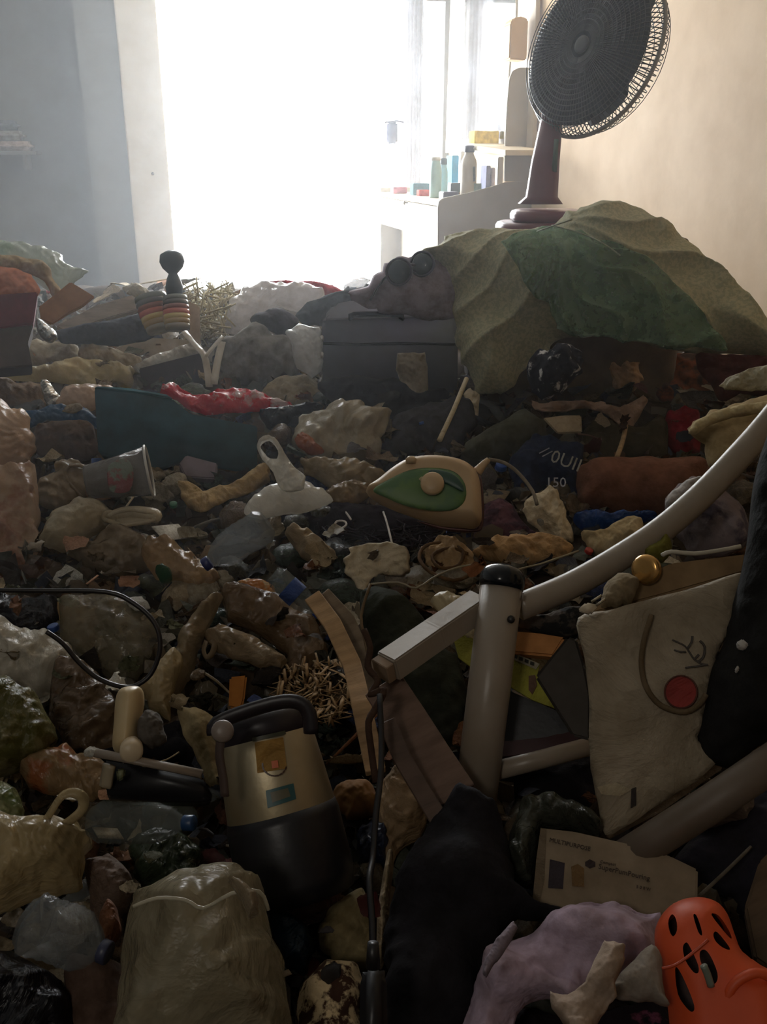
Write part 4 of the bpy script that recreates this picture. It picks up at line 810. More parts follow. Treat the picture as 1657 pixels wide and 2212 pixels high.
fd = np.linalg.norm(cc0 - CAM); 
def wrap(poly, mat, name, off=.001):
    """print wrapped on the curved front of the canister"""
    P = parse(poly); n = 12; V = []; Fs = []
    # quad given as 4 corners: tl tr br bl
    tl, tr, br, bl = P
    for j in range(n + 1):
        for i in range(n + 1):
            s, t = i / n, j / n; q = (tl * (1 - s) + tr * s) * (1 - t) + (bl * (1 - s) + br * s) * t
            d = ray(*q); d = d / np.linalg.norm(d); m = np.cross(d, axn); o = np.cross(CAM - cc0, axn)
            hh = np.clip(((CAM + d * fd - cc0) @ axn) / L, 0, 1); Rr = R0 * (1 + .12 * hh) + off
            A = m @ m; B = 2 * m @ o; C = o @ o - Rr * Rr; D = max(B * B - 4 * A * C, 0); V.append(CAM + d * ((-B - math.sqrt(D)) / (2 * A)))
    return obj(name, (np.array(V), [(j * (n + 1) + i, (j + 1) * (n + 1) + i, (j + 1) * (n + 1) + i + 1, j * (n + 1) + i + 1) for i in range(n) for j in range(n)]), mat, ca)
wrap('544,1594 616,1578 618,1586 546,1602', M('hard', (60, 60, 44)), 'slot', .0016)
wrap('550,1604 612,1592 620,1660 556,1670', M('paper', (176, 136, 66)), 'yellow_label', .0012)
wrap('574,1708 634,1692 640,1726 578,1746', M('hard', (40, 84, 88)), 'teal_badge', .0014)
wrap('584,1712 622,1702 628,1720 588,1734', M('hard', (96, 92, 74)), 'badge_window', .002)
for a0 in np.linspace(.15, math.pi - .15, 9):
    x, y = 593 + 28 * math.cos(a0), 1652 + 26 * math.sin(a0); x2, y2 = 593 + 28 * math.cos(a0 + .32), 1652 + 26 * math.sin(a0 + .32)
    wrap(f'{x:.1f},{y:.1f} {x2:.1f},{y2:.1f} {593+(x2-593)*.87:.1f},{1652+(y2-1652)*.87:.1f} {593+(x-593)*.87:.1f},{1652+(y-1652)*.87:.1f}', M('hard', (70, 44, 34)), 'dial_mark', .0022)
wrap('586,1644 600,1642 602,1658 588,1660', M('hard', (206, 112, 78)), 'dial_centre', .003)
P_('beige_cloth', 'beige rag left of the silver canister', 'cloth', '386,1530 440,1536 476,1560 466,1600 480,1680 484,1730 450,1700 430,1640 400,1590', M('cloth', (166, 150, 116)), lift=.04, tilt=.7, dirfold=(.3, 120, .005))
# ---- left foreground
bag('creased white plastic bag at the left edge under the wire hoop', 'bag', '-40,1350 20,1344 50,1360 100,1366 150,1400 170,1440 140,1480 90,1500 40,1480 -40,1470', M('film', (216, 210, 196)), tilt=.65, lift=.11, thick=.05, res=32)
bag('olive green bag of food waste bulging at the left edge', 'bag', '-40,1480 20,1470 70,1500 110,1550 124,1600 90,1640 40,1670 -40,1680', M('film', (96, 92, 48), (130, 122, 84), mix=.5, scale=16, alpha=.95), tilt=.7, lift=.13, thick=.06)
P_('brown_plastic', 'brown glossy plastic film with glinting edge left of the cream bottle', 'plastic', '120,1430 170,1420 230,1480 262,1540 252,1620 200,1640 130,1610 110,1540', M('film', (118, 98, 78), rough=.15, alpha=.9), lift=.07, res=34)
sb = thing('squeeze_bottle', 'cream squeeze bottle with a round cap lying beyond the black box', 'bottle', pt(290, 1600, 1.06))
obj('bottle_body', puff('243,1612 246,1560 252,1500 276,1484 306,1488 312,1520 304,1560 300,1600 284,1630 258,1630', zc=1.02, tilt=.8, thick=.03, amp=.0), M('hard', (200, 180, 142)), sb)
obj('bottle_cap', lathe([(.008, -.02), (.012, 0), (.012, .014), (.009, .018)], pt(284, 1616, .98), -ray(284, 1616) - .3 * cU, 20), M('hard', (206, 190, 164)), sb)
P_('cream_cloth', 'cream plastic sheet folded beyond the cream squeeze bottle', 'plastic', '300,1486 330,1440 372,1400 400,1420 380,1480 370,1530 366,1556 340,1540 318,1520', M('film', (186, 166, 128)), lift=.08, tilt=.7)
P_('grey_sock', 'grey sock tucked behind the cream squeeze bottle', 'sock', '298,1560 312,1536 334,1536 352,1560 358,1600 330,1620 304,1610', M('cloth', (92, 86, 80)), zc=1.0, tilt=.8, thick=.02)
P_('dark_hollow_cloth', 'black cloth beyond the black box with the pale edge', 'cloth', '130,1600 200,1560 260,1620 380,1560 420,1600 440,1660 300,1650 200,1650 150,1650', DK2, lift=.0)
kb = thing('black_case', 'open black case with a pale upper edge left of the silver canister', 'case', pt(340, 1725, 1.0))
obj('case_body', prism('222,1640 436,1678 462,1722 440,1728 232,1722', .05, zc=.98, tilt=.8, bevel=.003), M('hard', (24, 23, 28)), kb)
obj('pale_edge', tube(pxpath('206,1626 300,1644 436,1672', .97), .006, 8, smooth=1, flat=.6), M('hard', (128, 116, 104)), kb)
obj('pale_bracket', tube(pxpath('236,1652 232,1676 228,1700', .965), .008, 6, flat=.5), M('hard', (150, 138, 116)), kb)
obj('window_hole', prism('250,1662 272,1658 270,1680 254,1690', .004, zc=.96, tilt=.9), M('hard', (112, 116, 88)), kb)
bag('crumpled beige and orange wrapper bag left of the black case', 'bag', '30,1640 100,1610 150,1616 200,1630 232,1660 228,1720 180,1730 120,1720 60,1700', M('film', (160, 132, 96), (170, 104, 66), mix=.6, scale=10), lift=.06, res=30)
bag('glossy beige bag with an upright loop handle at the left edge', 'bag', '-40,1760 30,1770 80,1776 140,1776 176,1794 198,1820 182,1850 176,1920 130,1928 70,1944 20,1966 -40,1980', M('film', (196, 176, 134), rough=.2), loops=['76,1800 104,1764 130,1724 154,1712 178,1722 178,1748 150,1774 112,1800'], tilt=.65, lift=.13, thick=.07, res=40, looprad=.0065)
bag('green and white glossy bag at the left edge above the beige looped bag', 'bag', '-40,1690 20,1694 50,1730 50,1780 20,1800 -40,1790', M('film', (150, 150, 110), (96, 116, 60), mix=.6, rough=.15), tilt=.7, lift=.1)
pbottle('small clear bottle with a blue cap lying below the black case', (200, 1776), (420, 1778), 44, (.96, .93), PE2, (30, 62, 104))
pbottle('crushed clear bottle with white glints under the beige looped bag', (60, 1990), (236, 2060), 66, (.84, .82), PET, (60, 64, 90), crush=.12)
P_('dark_green_foil', 'dark green plastic wrapper between the small clear bottle and the canister', 'wrapper', '280,1830 340,1790 400,1800 440,1860 400,1920 330,1920 290,1890', M('film', (62, 72, 54), alpha=.96, rough=.2), lift=.05)
P_('brown_paper', 'brown crumpled paper between the beige looped bag and the large clear bag', 'paper', '186,1870 240,1850 280,1880 290,1940 270,2000 262,2060 220,2040 200,1980', M('paper', (98, 78, 64)), lift=.05, thick=.03)
P_('orange_paper', 'orange crumpled paper at the left side of the large clear bag', 'paper', '214,1980 236,1950 256,1970 262,2010 240,2040 220,2030', M('paper', (140, 92, 62)), lift=.1)
P_('black_bag', 'black plastic bag filling the lower left corner', 'bag', '-60,2080 40,2070 110,2110 160,2160 170,2230 150,2330 -60,2330', M('film', (26, 25, 32), alpha=.98), lift=.06, thick=.05)
P_('brown_bag', 'dark reddish brown cloth left of the large clear bag at the bottom', 'cloth', '140,2080 200,2070 262,2090 280,2180 270,2330 160,2330 150,2200', M('cloth', (92, 72, 62)), lift=.05)
lb = bag('large milky translucent bag bulging at the bottom edge', 'bag', '238,2340 250,2200 258,2110 268,2050 282,1980 296,1950 360,1926 400,1908 460,1902 540,1904 566,1928 580,1960 600,2050 616,2120 636,2240 640,2340', M('film', (176, 166, 140), alpha=.74, rough=.25), tilt=.6, lift=.18, thick=.12, res=54, cr=.05, at=(440, 2120))
obj('bag_rim', tube(pxpath('288,1958 340,1940 400,1944 440,1962 500,1930 560,1926 580,1966', .68), .0014, 6), M('film', (190, 182, 160)), lb)
bag('twisted pale mouth of a plastic bag beside the top of the large milky bag', 'bag', '496,1908 506,1896 530,1912 556,1934 560,1970 540,1992 528,1960 510,1930', M('film', (176, 160, 136)), tilt=.8, zc=.66)
# lower centre
P_('beige_rag', 'beige quilted cloth below the silver canister beside the cable', 'cloth', '690,2000 720,1960 780,1920 800,1960 806,2040 800,2090 740,2090 700,2060', M('cloth', (140, 126, 92)), lift=.05, thick=.03, tilt=.6)
P_('pink_wrapper', 'dusty pink plastic film between the large milky bag and the quilted cloth', 'plastic', '600,1910 660,1890 720,1900 760,1880 720,1960 690,2000 640,2000 610,1960', M('film', (128, 98, 88)), lift=.04)
P_('blue_net', 'dark blue netting bag by the right side of the large milky bag', 'net', '580,1980 610,1976 660,2000 676,2040 660,2100 620,2090 600,2040', M('film', (34, 62, 82)), lift=.06)
P_('tan_carton', 'tan crumpled carton with orange print right of the silver canister', 'carton', '724,1700 790,1690 816,1720 812,1760 760,1772 730,1750', M('card', (156, 112, 64)), lift=.05, tilt=.6)
P_('paper_bag', 'large soft tan paper bag right of the hanging power cable', 'paper bag', '824,1690 860,1650 900,1690 930,1740 910,1800 860,1850 836,1900 826,1830 816,1770', M('paper', (146, 120, 88)), lift=.06, thick=.03, tilt=.6)
P_('pale_paper', 'pale paper strip along the left edge of the black trousers', 'paper', '836,1850 852,1860 842,1940 838,2020 828,2090 814,2080 816,1960', PA2, lift=.07)
P_('plastic_lump', 'dark blue plastic lump where the power cable crosses', 'plastic', '770,1800 800,1780 836,1790 850,1830 836,1880 800,1890 776,1860', M('film', (40, 48, 74)), lift=.03)
# leopard cloth made of rings
P_('leopard_cloth', 'brown and cream leopard patterned cloth at the bottom beside the black plug', 'cloth', '650,2130 690,2090 740,2080 780,2100 784,2200 790,2330 630,2330 640,2220', M('cloth', (62, 42, 32), (196, 176, 140), mix=.5, scale=52), lift=.06, thick=.04)
pg = thing('power_plug', 'black power plug on the end of the cable at the bottom edge', 'plug', pt(806, 2190, .78))
obj('plug_body', prism('776,2330 778,2110 786,2086 826,2082 836,2110 838,2330', .03, zc=.74, tilt=.8, at=(806, 2180), bevel=.006), M('hard', (24, 23, 27)), pg)
obj('strain_relief', lathe([(.006, 0), (.0045, .02)], pt(806, 2090, .745), cU, 12), M('hard', (30, 29, 32)), pg)
# ================================================================ foreground right
bf = thing('bed_frame', 'white metal bed end frame with a black capped post standing in the heap', 'bed frame', pt(1030, 1730, 1.10)); bw = M('hard', (150, 138, 124), rough=.36)
pT, pB = pt(1085, 1252, 1.16), pt(1028, 1722, 1.10)
obj('post', tube([pT, (pT + pB) / 2, pB], [.0268, .0262, .0250], 28, smooth=1), bw, bf)
axp = (pT - pB) / np.linalg.norm(pT - pB)
obj('post_cap', lathe([(.0276, -.012), (.0285, -.004), (.0285, .004), (.024, .013), (.014, .018), (.003, .0195)], pT, axp, 30), M('hard', (22, 26, 32), rough=.18), bf)
cr_top = '1120,1312 1180,1288 1250,1256 1340,1204 1430,1144 1520,1066 1600,982 1650,926 1720,840'
P = catmull(pxpath(cr_top, [1.17, 1.2, 1.24]), 4, closed=False)
V_, F_ = tube(P, .0175, 14, smooth=1, flat=1.0)
obj('curved_rail', (V_, F_), bw, bf)
obj('rail_bracket', prism('1118,1270 1132,1276 1130,1300 1116,1296', .006, zc=1.14, tilt=1), bw, bf)
sq = pxpath('1040,1302 940,1370 838,1440', [1.17, 1.14, 1.10])
obj('square_rail', bevel_vf(*bar(sq, .034, .030, np.array([0, 0, 1.0]) + .35 * cU), .002, 2), bw, bf, smooth=False)
e_ = sq[-1]; dd = sq[-1] - sq[-2]; dd /= np.linalg.norm(dd)
obj('rail_plug', bevel_vf(*bar([e_, e_ + dd * .012], .028, .024, np.array([0, 0, 1.0])), .001, 1), M('paint', (140, 118, 96)), bf, smooth=False)
obj('cross_rail', tube(pxpath('1066,1666 1170,1640 1290,1608', [1.12, 1.14]), .0115, 14, smooth=1), bw, bf)
obj('lower_rail', tube(pxpath('1336,1862 1420,1810 1530,1740 1720,1612', [.97, .94, .92]), .0185, 16, smooth=1), M('hard', (104, 92, 80), rough=.5), bf)
obj('bolt', lathe([(.004, 0), (.005, .003), (.003, .005)], pt(1104, 1338, 1.125), -ray(1104, 1338), 10), M('hard', (30, 26, 24)), bf)
# ---- white paper carrier with branch print
cr_ = thing('gift_bag', 'white paper carrier bag printed with a red disc and dark branches inside the bed frame', 'gift bag', pt(1330, 1800, 1.0))
GP = dict(zc=1.03, tilt=.88, at=(1420, 1500))
obj('front_panel', puff('1250,1336 1330,1314 1420,1290 1520,1262 1604,1236 1596,1290 1580,1350 1556,1400 1540,1450 1528,1500 1518,1560 1508,1600 1556,1634 1500,1690 1420,1740 1350,1786 1308,1802 1290,1730 1276,1660 1272,1580 1272,1500 1262,1420', thick=.006, back=.02, flat=.02, amp=.0022, freq=9, jag=.3, res=44, **GP), M('paper', (160, 146, 124)), cr_)
gpz = 1.03
pl_ = Plane(1420, 1500, 1.03, .88)
def onbag(px, py, off=.012): return pl_.hit(px, py, off)
obj('rope_handle', tube([onbag(x, y, .014) for x, y in ((1408, 1328), (1398, 1358), (1388, 1400), (1386, 1440), (1394, 1480), (1414, 1512), (1440, 1530), (1480, 1538), (1510, 1522), (1526, 1500))], .0032, 8), M('cloth', (112, 96, 74)), cr_)
obj('red_disc', prism([(1471 + 34 * math.cos(t), 1495 + 34 * math.sin(t)) for t in np.linspace(0, 2 * math.pi, 33)[:-1]], .001, pl=pl_, off=.0105, bevel=0), M('paper', (150, 48, 40)), cr_, smooth=False)
obj('disc_outline', tube([onbag(1471 + 35 * math.cos(t), 1495 + 35 * math.sin(t), .0105) for t in np.linspace(0, 2 * math.pi, 29)[:-1]], .0011, 5, smooth=1, closed=True), M('paper', (92, 48, 34)), cr_)
for br in ('1452,1382 1466,1388 1480,1396 1490,1410 1500,1424 1516,1434 1530,1436', '1456,1404 1470,1408 1482,1408', '1484,1402 1494,1388 1496,1374', '1508,1430 1520,1418 1522,1396 1512,1384', '1480,1442 1500,1440 1524,1436', '1500,1424 1510,1414'):
    obj('branch_print', tube([onbag(*q_, .0108) for q_ in parse(br)], .0016, 5, flat=.5), M('paper', (84, 76, 70)), cr_)
obj('torn_slit', prism('1364,1704 1374,1700 1374,1740 1362,1746', .001, pl=pl_, off=.0105, bevel=0), M('paper', (40, 28, 22)), cr_, smooth=False)
obj('dirt_stain', prism('1290,1700 1330,1690 1364,1706 1340,1720 1300,1716', .0006, pl=pl_, off=.010, bevel=0), M('paper', (170, 156, 128)), cr_, smooth=False)
obj('side_gusset', prism('1556,1634 1500,1690 1420,1740 1350,1786 1308,1804 1316,1812 1430,1752 1560,1660', .004, zc=1.06, tilt=.7, bevel=.001), M('paper', (134, 114, 90)), cr_, smooth=False)
R_('cardboard', 'brown cardboard panel behind the top of the white carrier bag', 'cardboard', '1250,1334 1300,1296 1370,1252 1450,1216 1614,1196 1606,1238 1420,1290', M('card', (138, 112, 78)), zc=1.12, tilt=.8, depth=.01)
rg_ = thing('glass_jar', 'small jar with a gold lid behind the white carrier bag', 'jar', pt(1410, 1262, 1.14))
obj('jar_body', lathe([(.020, 0), (.024, .004), (.024, .04), (.018, .05)], pt(1424, 1256, 1.15), cR * .8 - cU * .1 + cF * .3, 20), M('film', (90, 92, 62), alpha=.8, rough=.1), rg_)
obj('gold_lid', lathe([(.016, 0), (.018, .002), (.018, .008), (.014, .011), (.004, .010)], pt(1400, 1230, 1.12), -ray(1400, 1230) - .5 * cR, 22), M('metal', (206, 160, 96), rough=.2), rg_)
P_('beaded_scarf', 'mauve lace scrap lying on the cardboard panel', 'lace', '1296,1290 1320,1250 1350,1240 1380,1256 1370,1300 1340,1316 1310,1312', M('cloth', (150, 134, 108)), zc=1.1, tilt=.8)
t = thing('white_plug', 'small white plug lying at the corner of the carrier bag below the rail', 'plug', pt(1272, 1315, 1.02))
obj('plug_body', prism('1248,1316 1266,1300 1292,1306 1276,1326', .012, zc=1.02, tilt=.8, bevel=.002), M('hard', (214, 200, 176)), t)
for a in ('1278,1300 1300,1286', '1288,1308 1308,1294'): obj('prong', tube(pxpath(a, 1.015), .0016, 6, smooth=1), M('metal', (170, 160, 140)), t)
P_('olive_lining', 'yellow-green bag lining visible between the rail and the cardboard panel', 'cloth', '1380,1200 1420,1170 1446,1160 1448,1196 1430,1216 1400,1220', M('cloth', (124, 120, 56)), zc=1.2, tilt=.7)
T_('white_wire', 'white cable running along the top of the cardboard panel', 'cable', '1430,1200 1450,1192 1500,1196 1560,1188 1600,1180', .0028, M('hard', (190, 184, 168)), zc=1.13)
# ---- black bag at right edge
bp = thing('black_backpack', 'tall black backpack standing at the right edge behind the bed frame', 'backpack', pt(1620, 1640, 1.0))
obj('bag_body', puff('1690,900 1650,960 1626,1060 1612,1180 1590,1280 1562,1380 1534,1460 1516,1540 1506,1600 1530,1640 1580,1664 1640,1610 1700,1600 1760,1300 1740,1000', zc=1.02, tilt=.9, thick=.05, back=.06, amp=.006, res=36, flat=.06), M('cloth', (34, 33, 32)), bp)
for a in ('1590,1388 1604,1380 1618,1392 1608,1406 1592,1402', '1586,1448 1594,1436 1598,1446 1590,1456'): obj('white_tag', prism(a, .004, zc=.945, tilt=1, bevel=.001), M('paper', (190, 186, 180)), bp)
P_('dark_shirt', 'dark grey clothing below the lower bed rail at the right edge', 'clothing', '1440,1900 1500,1800 1600,1740 1720,1680 1720,2080 1640,2090 1600,2000 1560,1940', M('cloth', (44, 42, 50)), lift=.04, res=34)
P_('grey_wrapper', 'torn grey and pink wrapper below the lower bed rail at the right edge', 'wrapper', '1508,1790 1540,1770 1580,1748 1620,1726 1630,1750 1610,1780 1570,1780 1530,1792', M('paper', (136, 122, 112)), lift=.1)
R_('wooden_plank', 'dark brown plank at the lower right edge behind the orange clog', 'plank', '1608,1960 1640,1860 1700,1800 1700,2120 1630,2070', M('wood', (96, 76, 54)), lift=.1, depth=.02)
T_('cord', 'thin grey cord slanting over the dark clothing above the orange clog', 'cord', '1506,1940 1560,1890 1622,1830', .002, M('cloth', (104, 98, 90)), lift=.12)
# ---- things under the bed frame
P_('white_wrapper', 'white crumpled packet behind the post left side', 'packet', '930,1296 990,1280 1040,1300 1036,1390 1004,1400 976,1370 960,1340', M('film', (200, 186, 154)), zc=1.26, tilt=.7)
bk = thing('booklet', 'yellow-green leaflet behind the white post', 'leaflet', pt(1120, 1530, 1.2)); BP = dict(zc=1.2, tilt=.75, at=(1110, 1450))
obj('page', prism('976,1366 1010,1374 1060,1396 1110,1414 1166,1436 1160,1460 1216,1536 1150,1512 1096,1480 1030,1450 990,1420', .004, bevel=.0005, **BP), M('paper', (168, 166, 62)), bk, smooth=False)
obj('white_margin', prism('1100,1408 1116,1412 1166,1434 1158,1446 1108,1424', .0006, pl=Plane(1110, 1450, 1.197, .75), bevel=0), M('paper', (176, 170, 150)), bk, smooth=False)
for k in range(4): obj('printed_letter', prism(f'{1110+k*12},{1413+k*5} {1118+k*12},{1416+k*5} {1117+k*12},{1423+k*5} {1109+k*12},{1420+k*5}', .0006, pl=Plane(1110, 1450, 1.194, .75), bevel=0), M('paper', (40, 40, 34)), bk, smooth=False)
obj('figure_print', prism('1142,1460 1156,1458 1160,1480 1150,1500 1142,1490', .0006, pl=Plane(1110, 1450, 1.197, .75), bevel=0), M('paper', (110, 82, 66)), bk, smooth=False)
R_('orange_box', 'flat orange box behind the white post above the leaflet', 'box', '1100,1362 1160,1366 1222,1376 1196,1418 1106,1410', M('card', (204, 142, 84)), zc=1.2, tilt=.7, depth=.02)
P_('lace_cloth', 'dark patterned cloth between the orange box and the curved rail', 'cloth', '1110,1340 1180,1330 1260,1316 1258,1360 1220,1376 1150,1362', M('cloth', (88, 80, 74), (46, 46, 46), scale=40), zc=1.22, tilt=.6)
R_('grey_card', 'dark grey card leaning behind the white carrier bag', 'card', '1156,1462 1226,1374 1246,1380 1264,1440 1276,1500 1276,1600 1236,1590', M('card', (74, 68, 62)), zc=1.13, tilt=.85, depth=.006)
R_('dark_tray', 'dark wine coloured tray under the leaflet behind the white post', 'tray', '1080,1600 1180,1590 1278,1562 1276,1596 1160,1630 1078,1640', M('hard', (64, 42, 44)), zc=1.16, tilt=.5, depth=.02)
R_('black_box', 'black box under the yellow-green leaflet', 'box', '1088,1486 1216,1540 1240,1592 1080,1610', M('hard', (24, 23, 28)), zc=1.18, tilt=.8, depth=.06)
P_('black_cloth', 'black cloth in the hollow under the cross rail', 'cloth', '1060,1660 1180,1640 1290,1620 1310,1760 1300,1800 1120,1740 1070,1760', DK2, lift=-.02)
# ---- product carton with print
cz2 = .94; pc = thing('product_carton', 'grey printed product carton below the lower bed rail', 'carton', pt(1330, 1950, cz2)); PB = dict(zc=cz2, tilt=.8, at=(1320, 1880))
obj('carton_front', prism('1168,1788 1240,1796 1320,1814 1400,1832 1450,1850 1508,1878 1506,1990 1430,2010 1250,1980 1150,1948 1158,1860', .05, bevel=.002, **PB), M('card', (146, 130, 108)), pc, smooth=False)
pq = Plane(1320, 1880, cz2 - .001, .8)
for nm, pp_, c in (('photo_print', '1188,1856 1220,1864 1216,1920 1184,1918', (46, 36, 44)), ('photo_print', '1234,1872 1248,1866 1262,1876 1262,1916 1236,1914', (112, 84, 44)), ('side_edge', '1168,1788 1180,1792 1176,1900 1166,1950 1152,1946 1158,1860', (120, 104, 82)), ('logo_dot', '1264,1862 1274,1856 1286,1862 1286,1872 1274,1876 1264,1870', (50, 36, 34))):
    obj(nm, prism(pp_, .0006, pl=pq, bevel=0), M('paper', c), pc, smooth=False)
def ptext(body, a, b, sz, mat):
    o0 = pq.hit(*a, .001); p1 = pq.hit(*b, .001); up_ = pq.hit(a[0] + (b[1] - a[1]) * .3, a[1] - 50, .001)
    return obj('lettering', text_mesh(body, o0, p1 - o0, up_ - o0, sz * cz2 / 2000), mat, pc, smooth=False)
tk = M('paper', (66, 50, 42))
ptext('MULTIPURPOSE', (1186, 1818), (1290, 1842), 13, tk); ptext('Compact', (1296, 1864), (1336, 1872), 9, tk); ptext('SuperPumPouring', (1292, 1876), (1400, 1902), 15, tk); ptext('5 0 0 W', (1374, 1918), (1410, 1926), 9, tk)
P_('grey_helmet_bag', 'dark greyish green plastic bag behind the printed carton', 'bag', '1112,1780 1120,1740 1150,1718 1200,1722 1260,1744 1304,1790 1296,1820 1240,1800 1170,1790 1160,1860 1150,1930 1110,1900 1090,1850', M('film', (72, 74, 64), alpha=.96), zc=1.0, tilt=.7, thick=.04)
# ---- black trousers
P_('black_trousers', 'long black trousers spilling down from the foot of the white post', 'trousers', '984,1712 1030,1724 1062,1738 1090,1780 1104,1840 1112,1900 1150,1940 1222,1968 1216,1986 1150,1990 1110,1990 1080,2040 1050,2100 1030,2160 1010,2230 1000,2340 780,2340 800,2200 836,2100 832,2040 840,1960 862,1880 900,1820 940,1770', M('cloth', (34, 32, 36)), tilt=.55, lift=.12, thick=.05, res=52, cr=.07, at=(940, 2000), dirfold=(1.2, 60, .010))
# ---- lavender cloth
P_('lavender_shirt', 'lavender shirt crumpled left of the orange clog', 'shirt', '990,2340 1004,2200 1024,2130 1046,2080 1090,2040 1150,2014 1200,1978 1240,1956 1290,1946 1340,1952 1390,1974 1424,1982 1430,2040 1424,2100 1400,2120 1340,2110 1290,2160 1230,2180 1180,2160 1120,2190 1080,2340', M('cloth', (196, 176, 196)), tilt=.65, lift=.13, thick=.05, res=60, cr=.10, dirfold=(.75, 85, .016), at=(1230, 2080))
P_('shirt_sleeve', 'beige-grey sleeve with a rolled cuff lying over the lavender shirt', 'sleeve', '1186,2140 1220,2150 1260,2120 1290,2060 1310,2034 1340,2036 1352,2060 1336,2110 1320,2160 1300,2196 1270,2240 1230,2230 1200,2190', M('cloth', (170, 150, 134)), tilt=.7, zc=.70, thick=.015, res=36, cr=.12, dirfold=(.9, 120, .005))
P_('grey_collar', 'pointed grey-lilac collar tip left of the lavender shirt', 'cloth', '1042,2096 1052,2060 1080,2020 1108,1992 1114,2010 1100,2040 1070,2080 1050,2110', M('cloth', (140, 128, 140)), tilt=.7, zc=.76, thick=.008)
P_('grey_shirt', 'pale grey shirt between the lavender shirt and the orange clog', 'shirt', '1330,2120 1380,2060 1424,2060 1436,2140 1440,2170 1380,2160 1320,2150', M('cloth', (150, 140, 130)), zc=.74, tilt=.6, thick=.02)
P_('dark_red_cloth', 'dark cloth with magenta flecks at the bottom under the lavender shirt', 'cloth', '1060,2210 1140,2180 1240,2200 1330,2180 1440,2170 1450,2340 1050,2340', M('cloth', (34, 28, 34), (110, 60, 80), mix=.63, scale=40), lift=.0)
# ---- orange clog
cg = thing('clog', 'bright orange rubber clog with slotted holes at the lower right corner', 'clog', pt(1530, 2100, .8)); oc = M('hard', (214, 84, 40), rough=.5)
holes = ['1444,2004 1452,1992 1460,2006 1462,2030 1454,2042 1446,2028', '1496,2002 1502,2000 1512,2028 1514,2044 1506,2036', '1534,1998 1550,1996 1572,2022 1578,2040 1566,2034', '1538,2040 1546,2034 1570,2060 1572,2070 1556,2066 1542,2054',
         '1474,2068 1482,2058 1492,2074 1506,2106 1506,2122 1496,2120 1480,2096', '1510,2078 1520,2074 1532,2088 1546,2122 1544,2142 1532,2144 1518,2116 1510,2094', '1458,2110 1466,2112 1484,2150 1498,2190 1494,2202 1482,2192 1464,2160']
obj('upper', puff('1414,2030 1420,1994 1440,1964 1470,1946 1510,1940 1548,1950 1572,1976 1588,2020 1604,2056 1640,2084 1690,2120 1720,2220 1720,2340 1440,2340 1446,2230 1440,2160 1424,2100', holes=holes, zc=.76, tilt=.72, thick=.035, back=.03, amp=.0, res=60, flat=.03, at=(1540, 2100), jag=0), oc, cg)
obj('insole', puff('1430,2030 1440,1990 1480,1960 1520,1956 1560,1990 1590,2060 1600,2160 1590,2240 1500,2300 1470,2220 1450,2140', zc=.775, tilt=.72, thick=.002, amp=0, at=(1540, 2100)), M('hard', (60, 28, 20)), cg)  # inner surface coloured dark to put shade into the slots
obj('foot_opening', puff('1580,2130 1610,2110 1650,2110 1700,2140 1720,2240 1700,2330 1580,2330 1570,2240 1564,2180', zc=.725, tilt=.72, thick=.004, amp=0, at=(1640, 2220)), M('hard', (74, 34, 26)), cg)  # dark patch laid over the upper, shade of the opening put into colour
obj('opening_rim', tube(pxpath('1560,2330 1562,2240 1566,2180 1580,2134 1612,2108 1650,2104 1710,2140', .72), .004, 8), oc, cg)
obj('slot_pin', tube(pxpath('1520,2086 1528,2104 1536,2130', .722), .003, 8), M('hard', (120, 128, 116)), cg)
obj('toe_seam', tube(pxpath('1430,2092 1460,2084 1500,2056 1530,2030', .722), .0012, 6), M('hard', (190, 72, 34)), cg)
# ================================================================ small loose rubbish filling the gaps, every piece its own object
def fold_sheet(seed, w, h, k, ang, n=20):
    r = np.random.RandomState(seed); g = np.linspace(-.5, .5, n); X, Y = np.meshgrid(g * w, g * h)
    P = np.stack([X.ravel(), Y.ravel(), 0 * X.ravel()], -1); rad = np.hypot(P[:, 0] / w, P[:, 1] / h); P[:, :2] *= (1 - .25 * (rad > .5) * (rad - .5) * 2)[:, None]
    U0 = P[:, :2].copy()
    for i in range(k):
        c = np.append(U0[r.randint(len(U0))] * .7, 0); t = r.uniform(0, math.pi); d = np.array([math.cos(t), math.sin(t), 0]); m = np.array([-d[1], d[0], 0])
        side = (U0 - c[:2]) @ m[:2] > 0
        if side.mean() > .5: side = ~side
        o = P[np.argmin(np.linalg.norm(U0 - c[:2], axis=1))]; a = r.uniform(.4, 1) * ang * r.choice([-1, 1])
        Q = P[side] - o; cs, sn = math.cos(a), math.sin(a)
        P[side] = o + Q * cs + np.cross(d, Q) * sn + np.outer(Q @ d, d) * (1 - cs)
    P += r.normal(0, .0012, P.shape); P[:, 2] += crumple(U0, seed, w) * w * .16
    P -= P.mean(0); P[:, 2] *= .75
    Fs = [(j * n + i, j * n + i + 1, (j + 1) * n + i + 1, (j + 1) * n + i) for j in range(n - 1) for i in range(n - 1)]
    m = len(P); Q = P + [0, 0, -.0012]; B = [tuple(m + i for i in f[::-1]) for f in Fs]
    rim = [i for i in range(n)] + [j * n + n - 1 for j in range(1, n)] + [(n - 1) * n + i for i in range(n - 2, -1, -1)] + [j * n for j in range(n - 2, 0, -1)]
    S = [(rim[i], rim[i - 1], rim[i - 1] + m, rim[i] + m) for i in range(len(rim))]
    return np.vstack([P, Q]), Fs + B + S
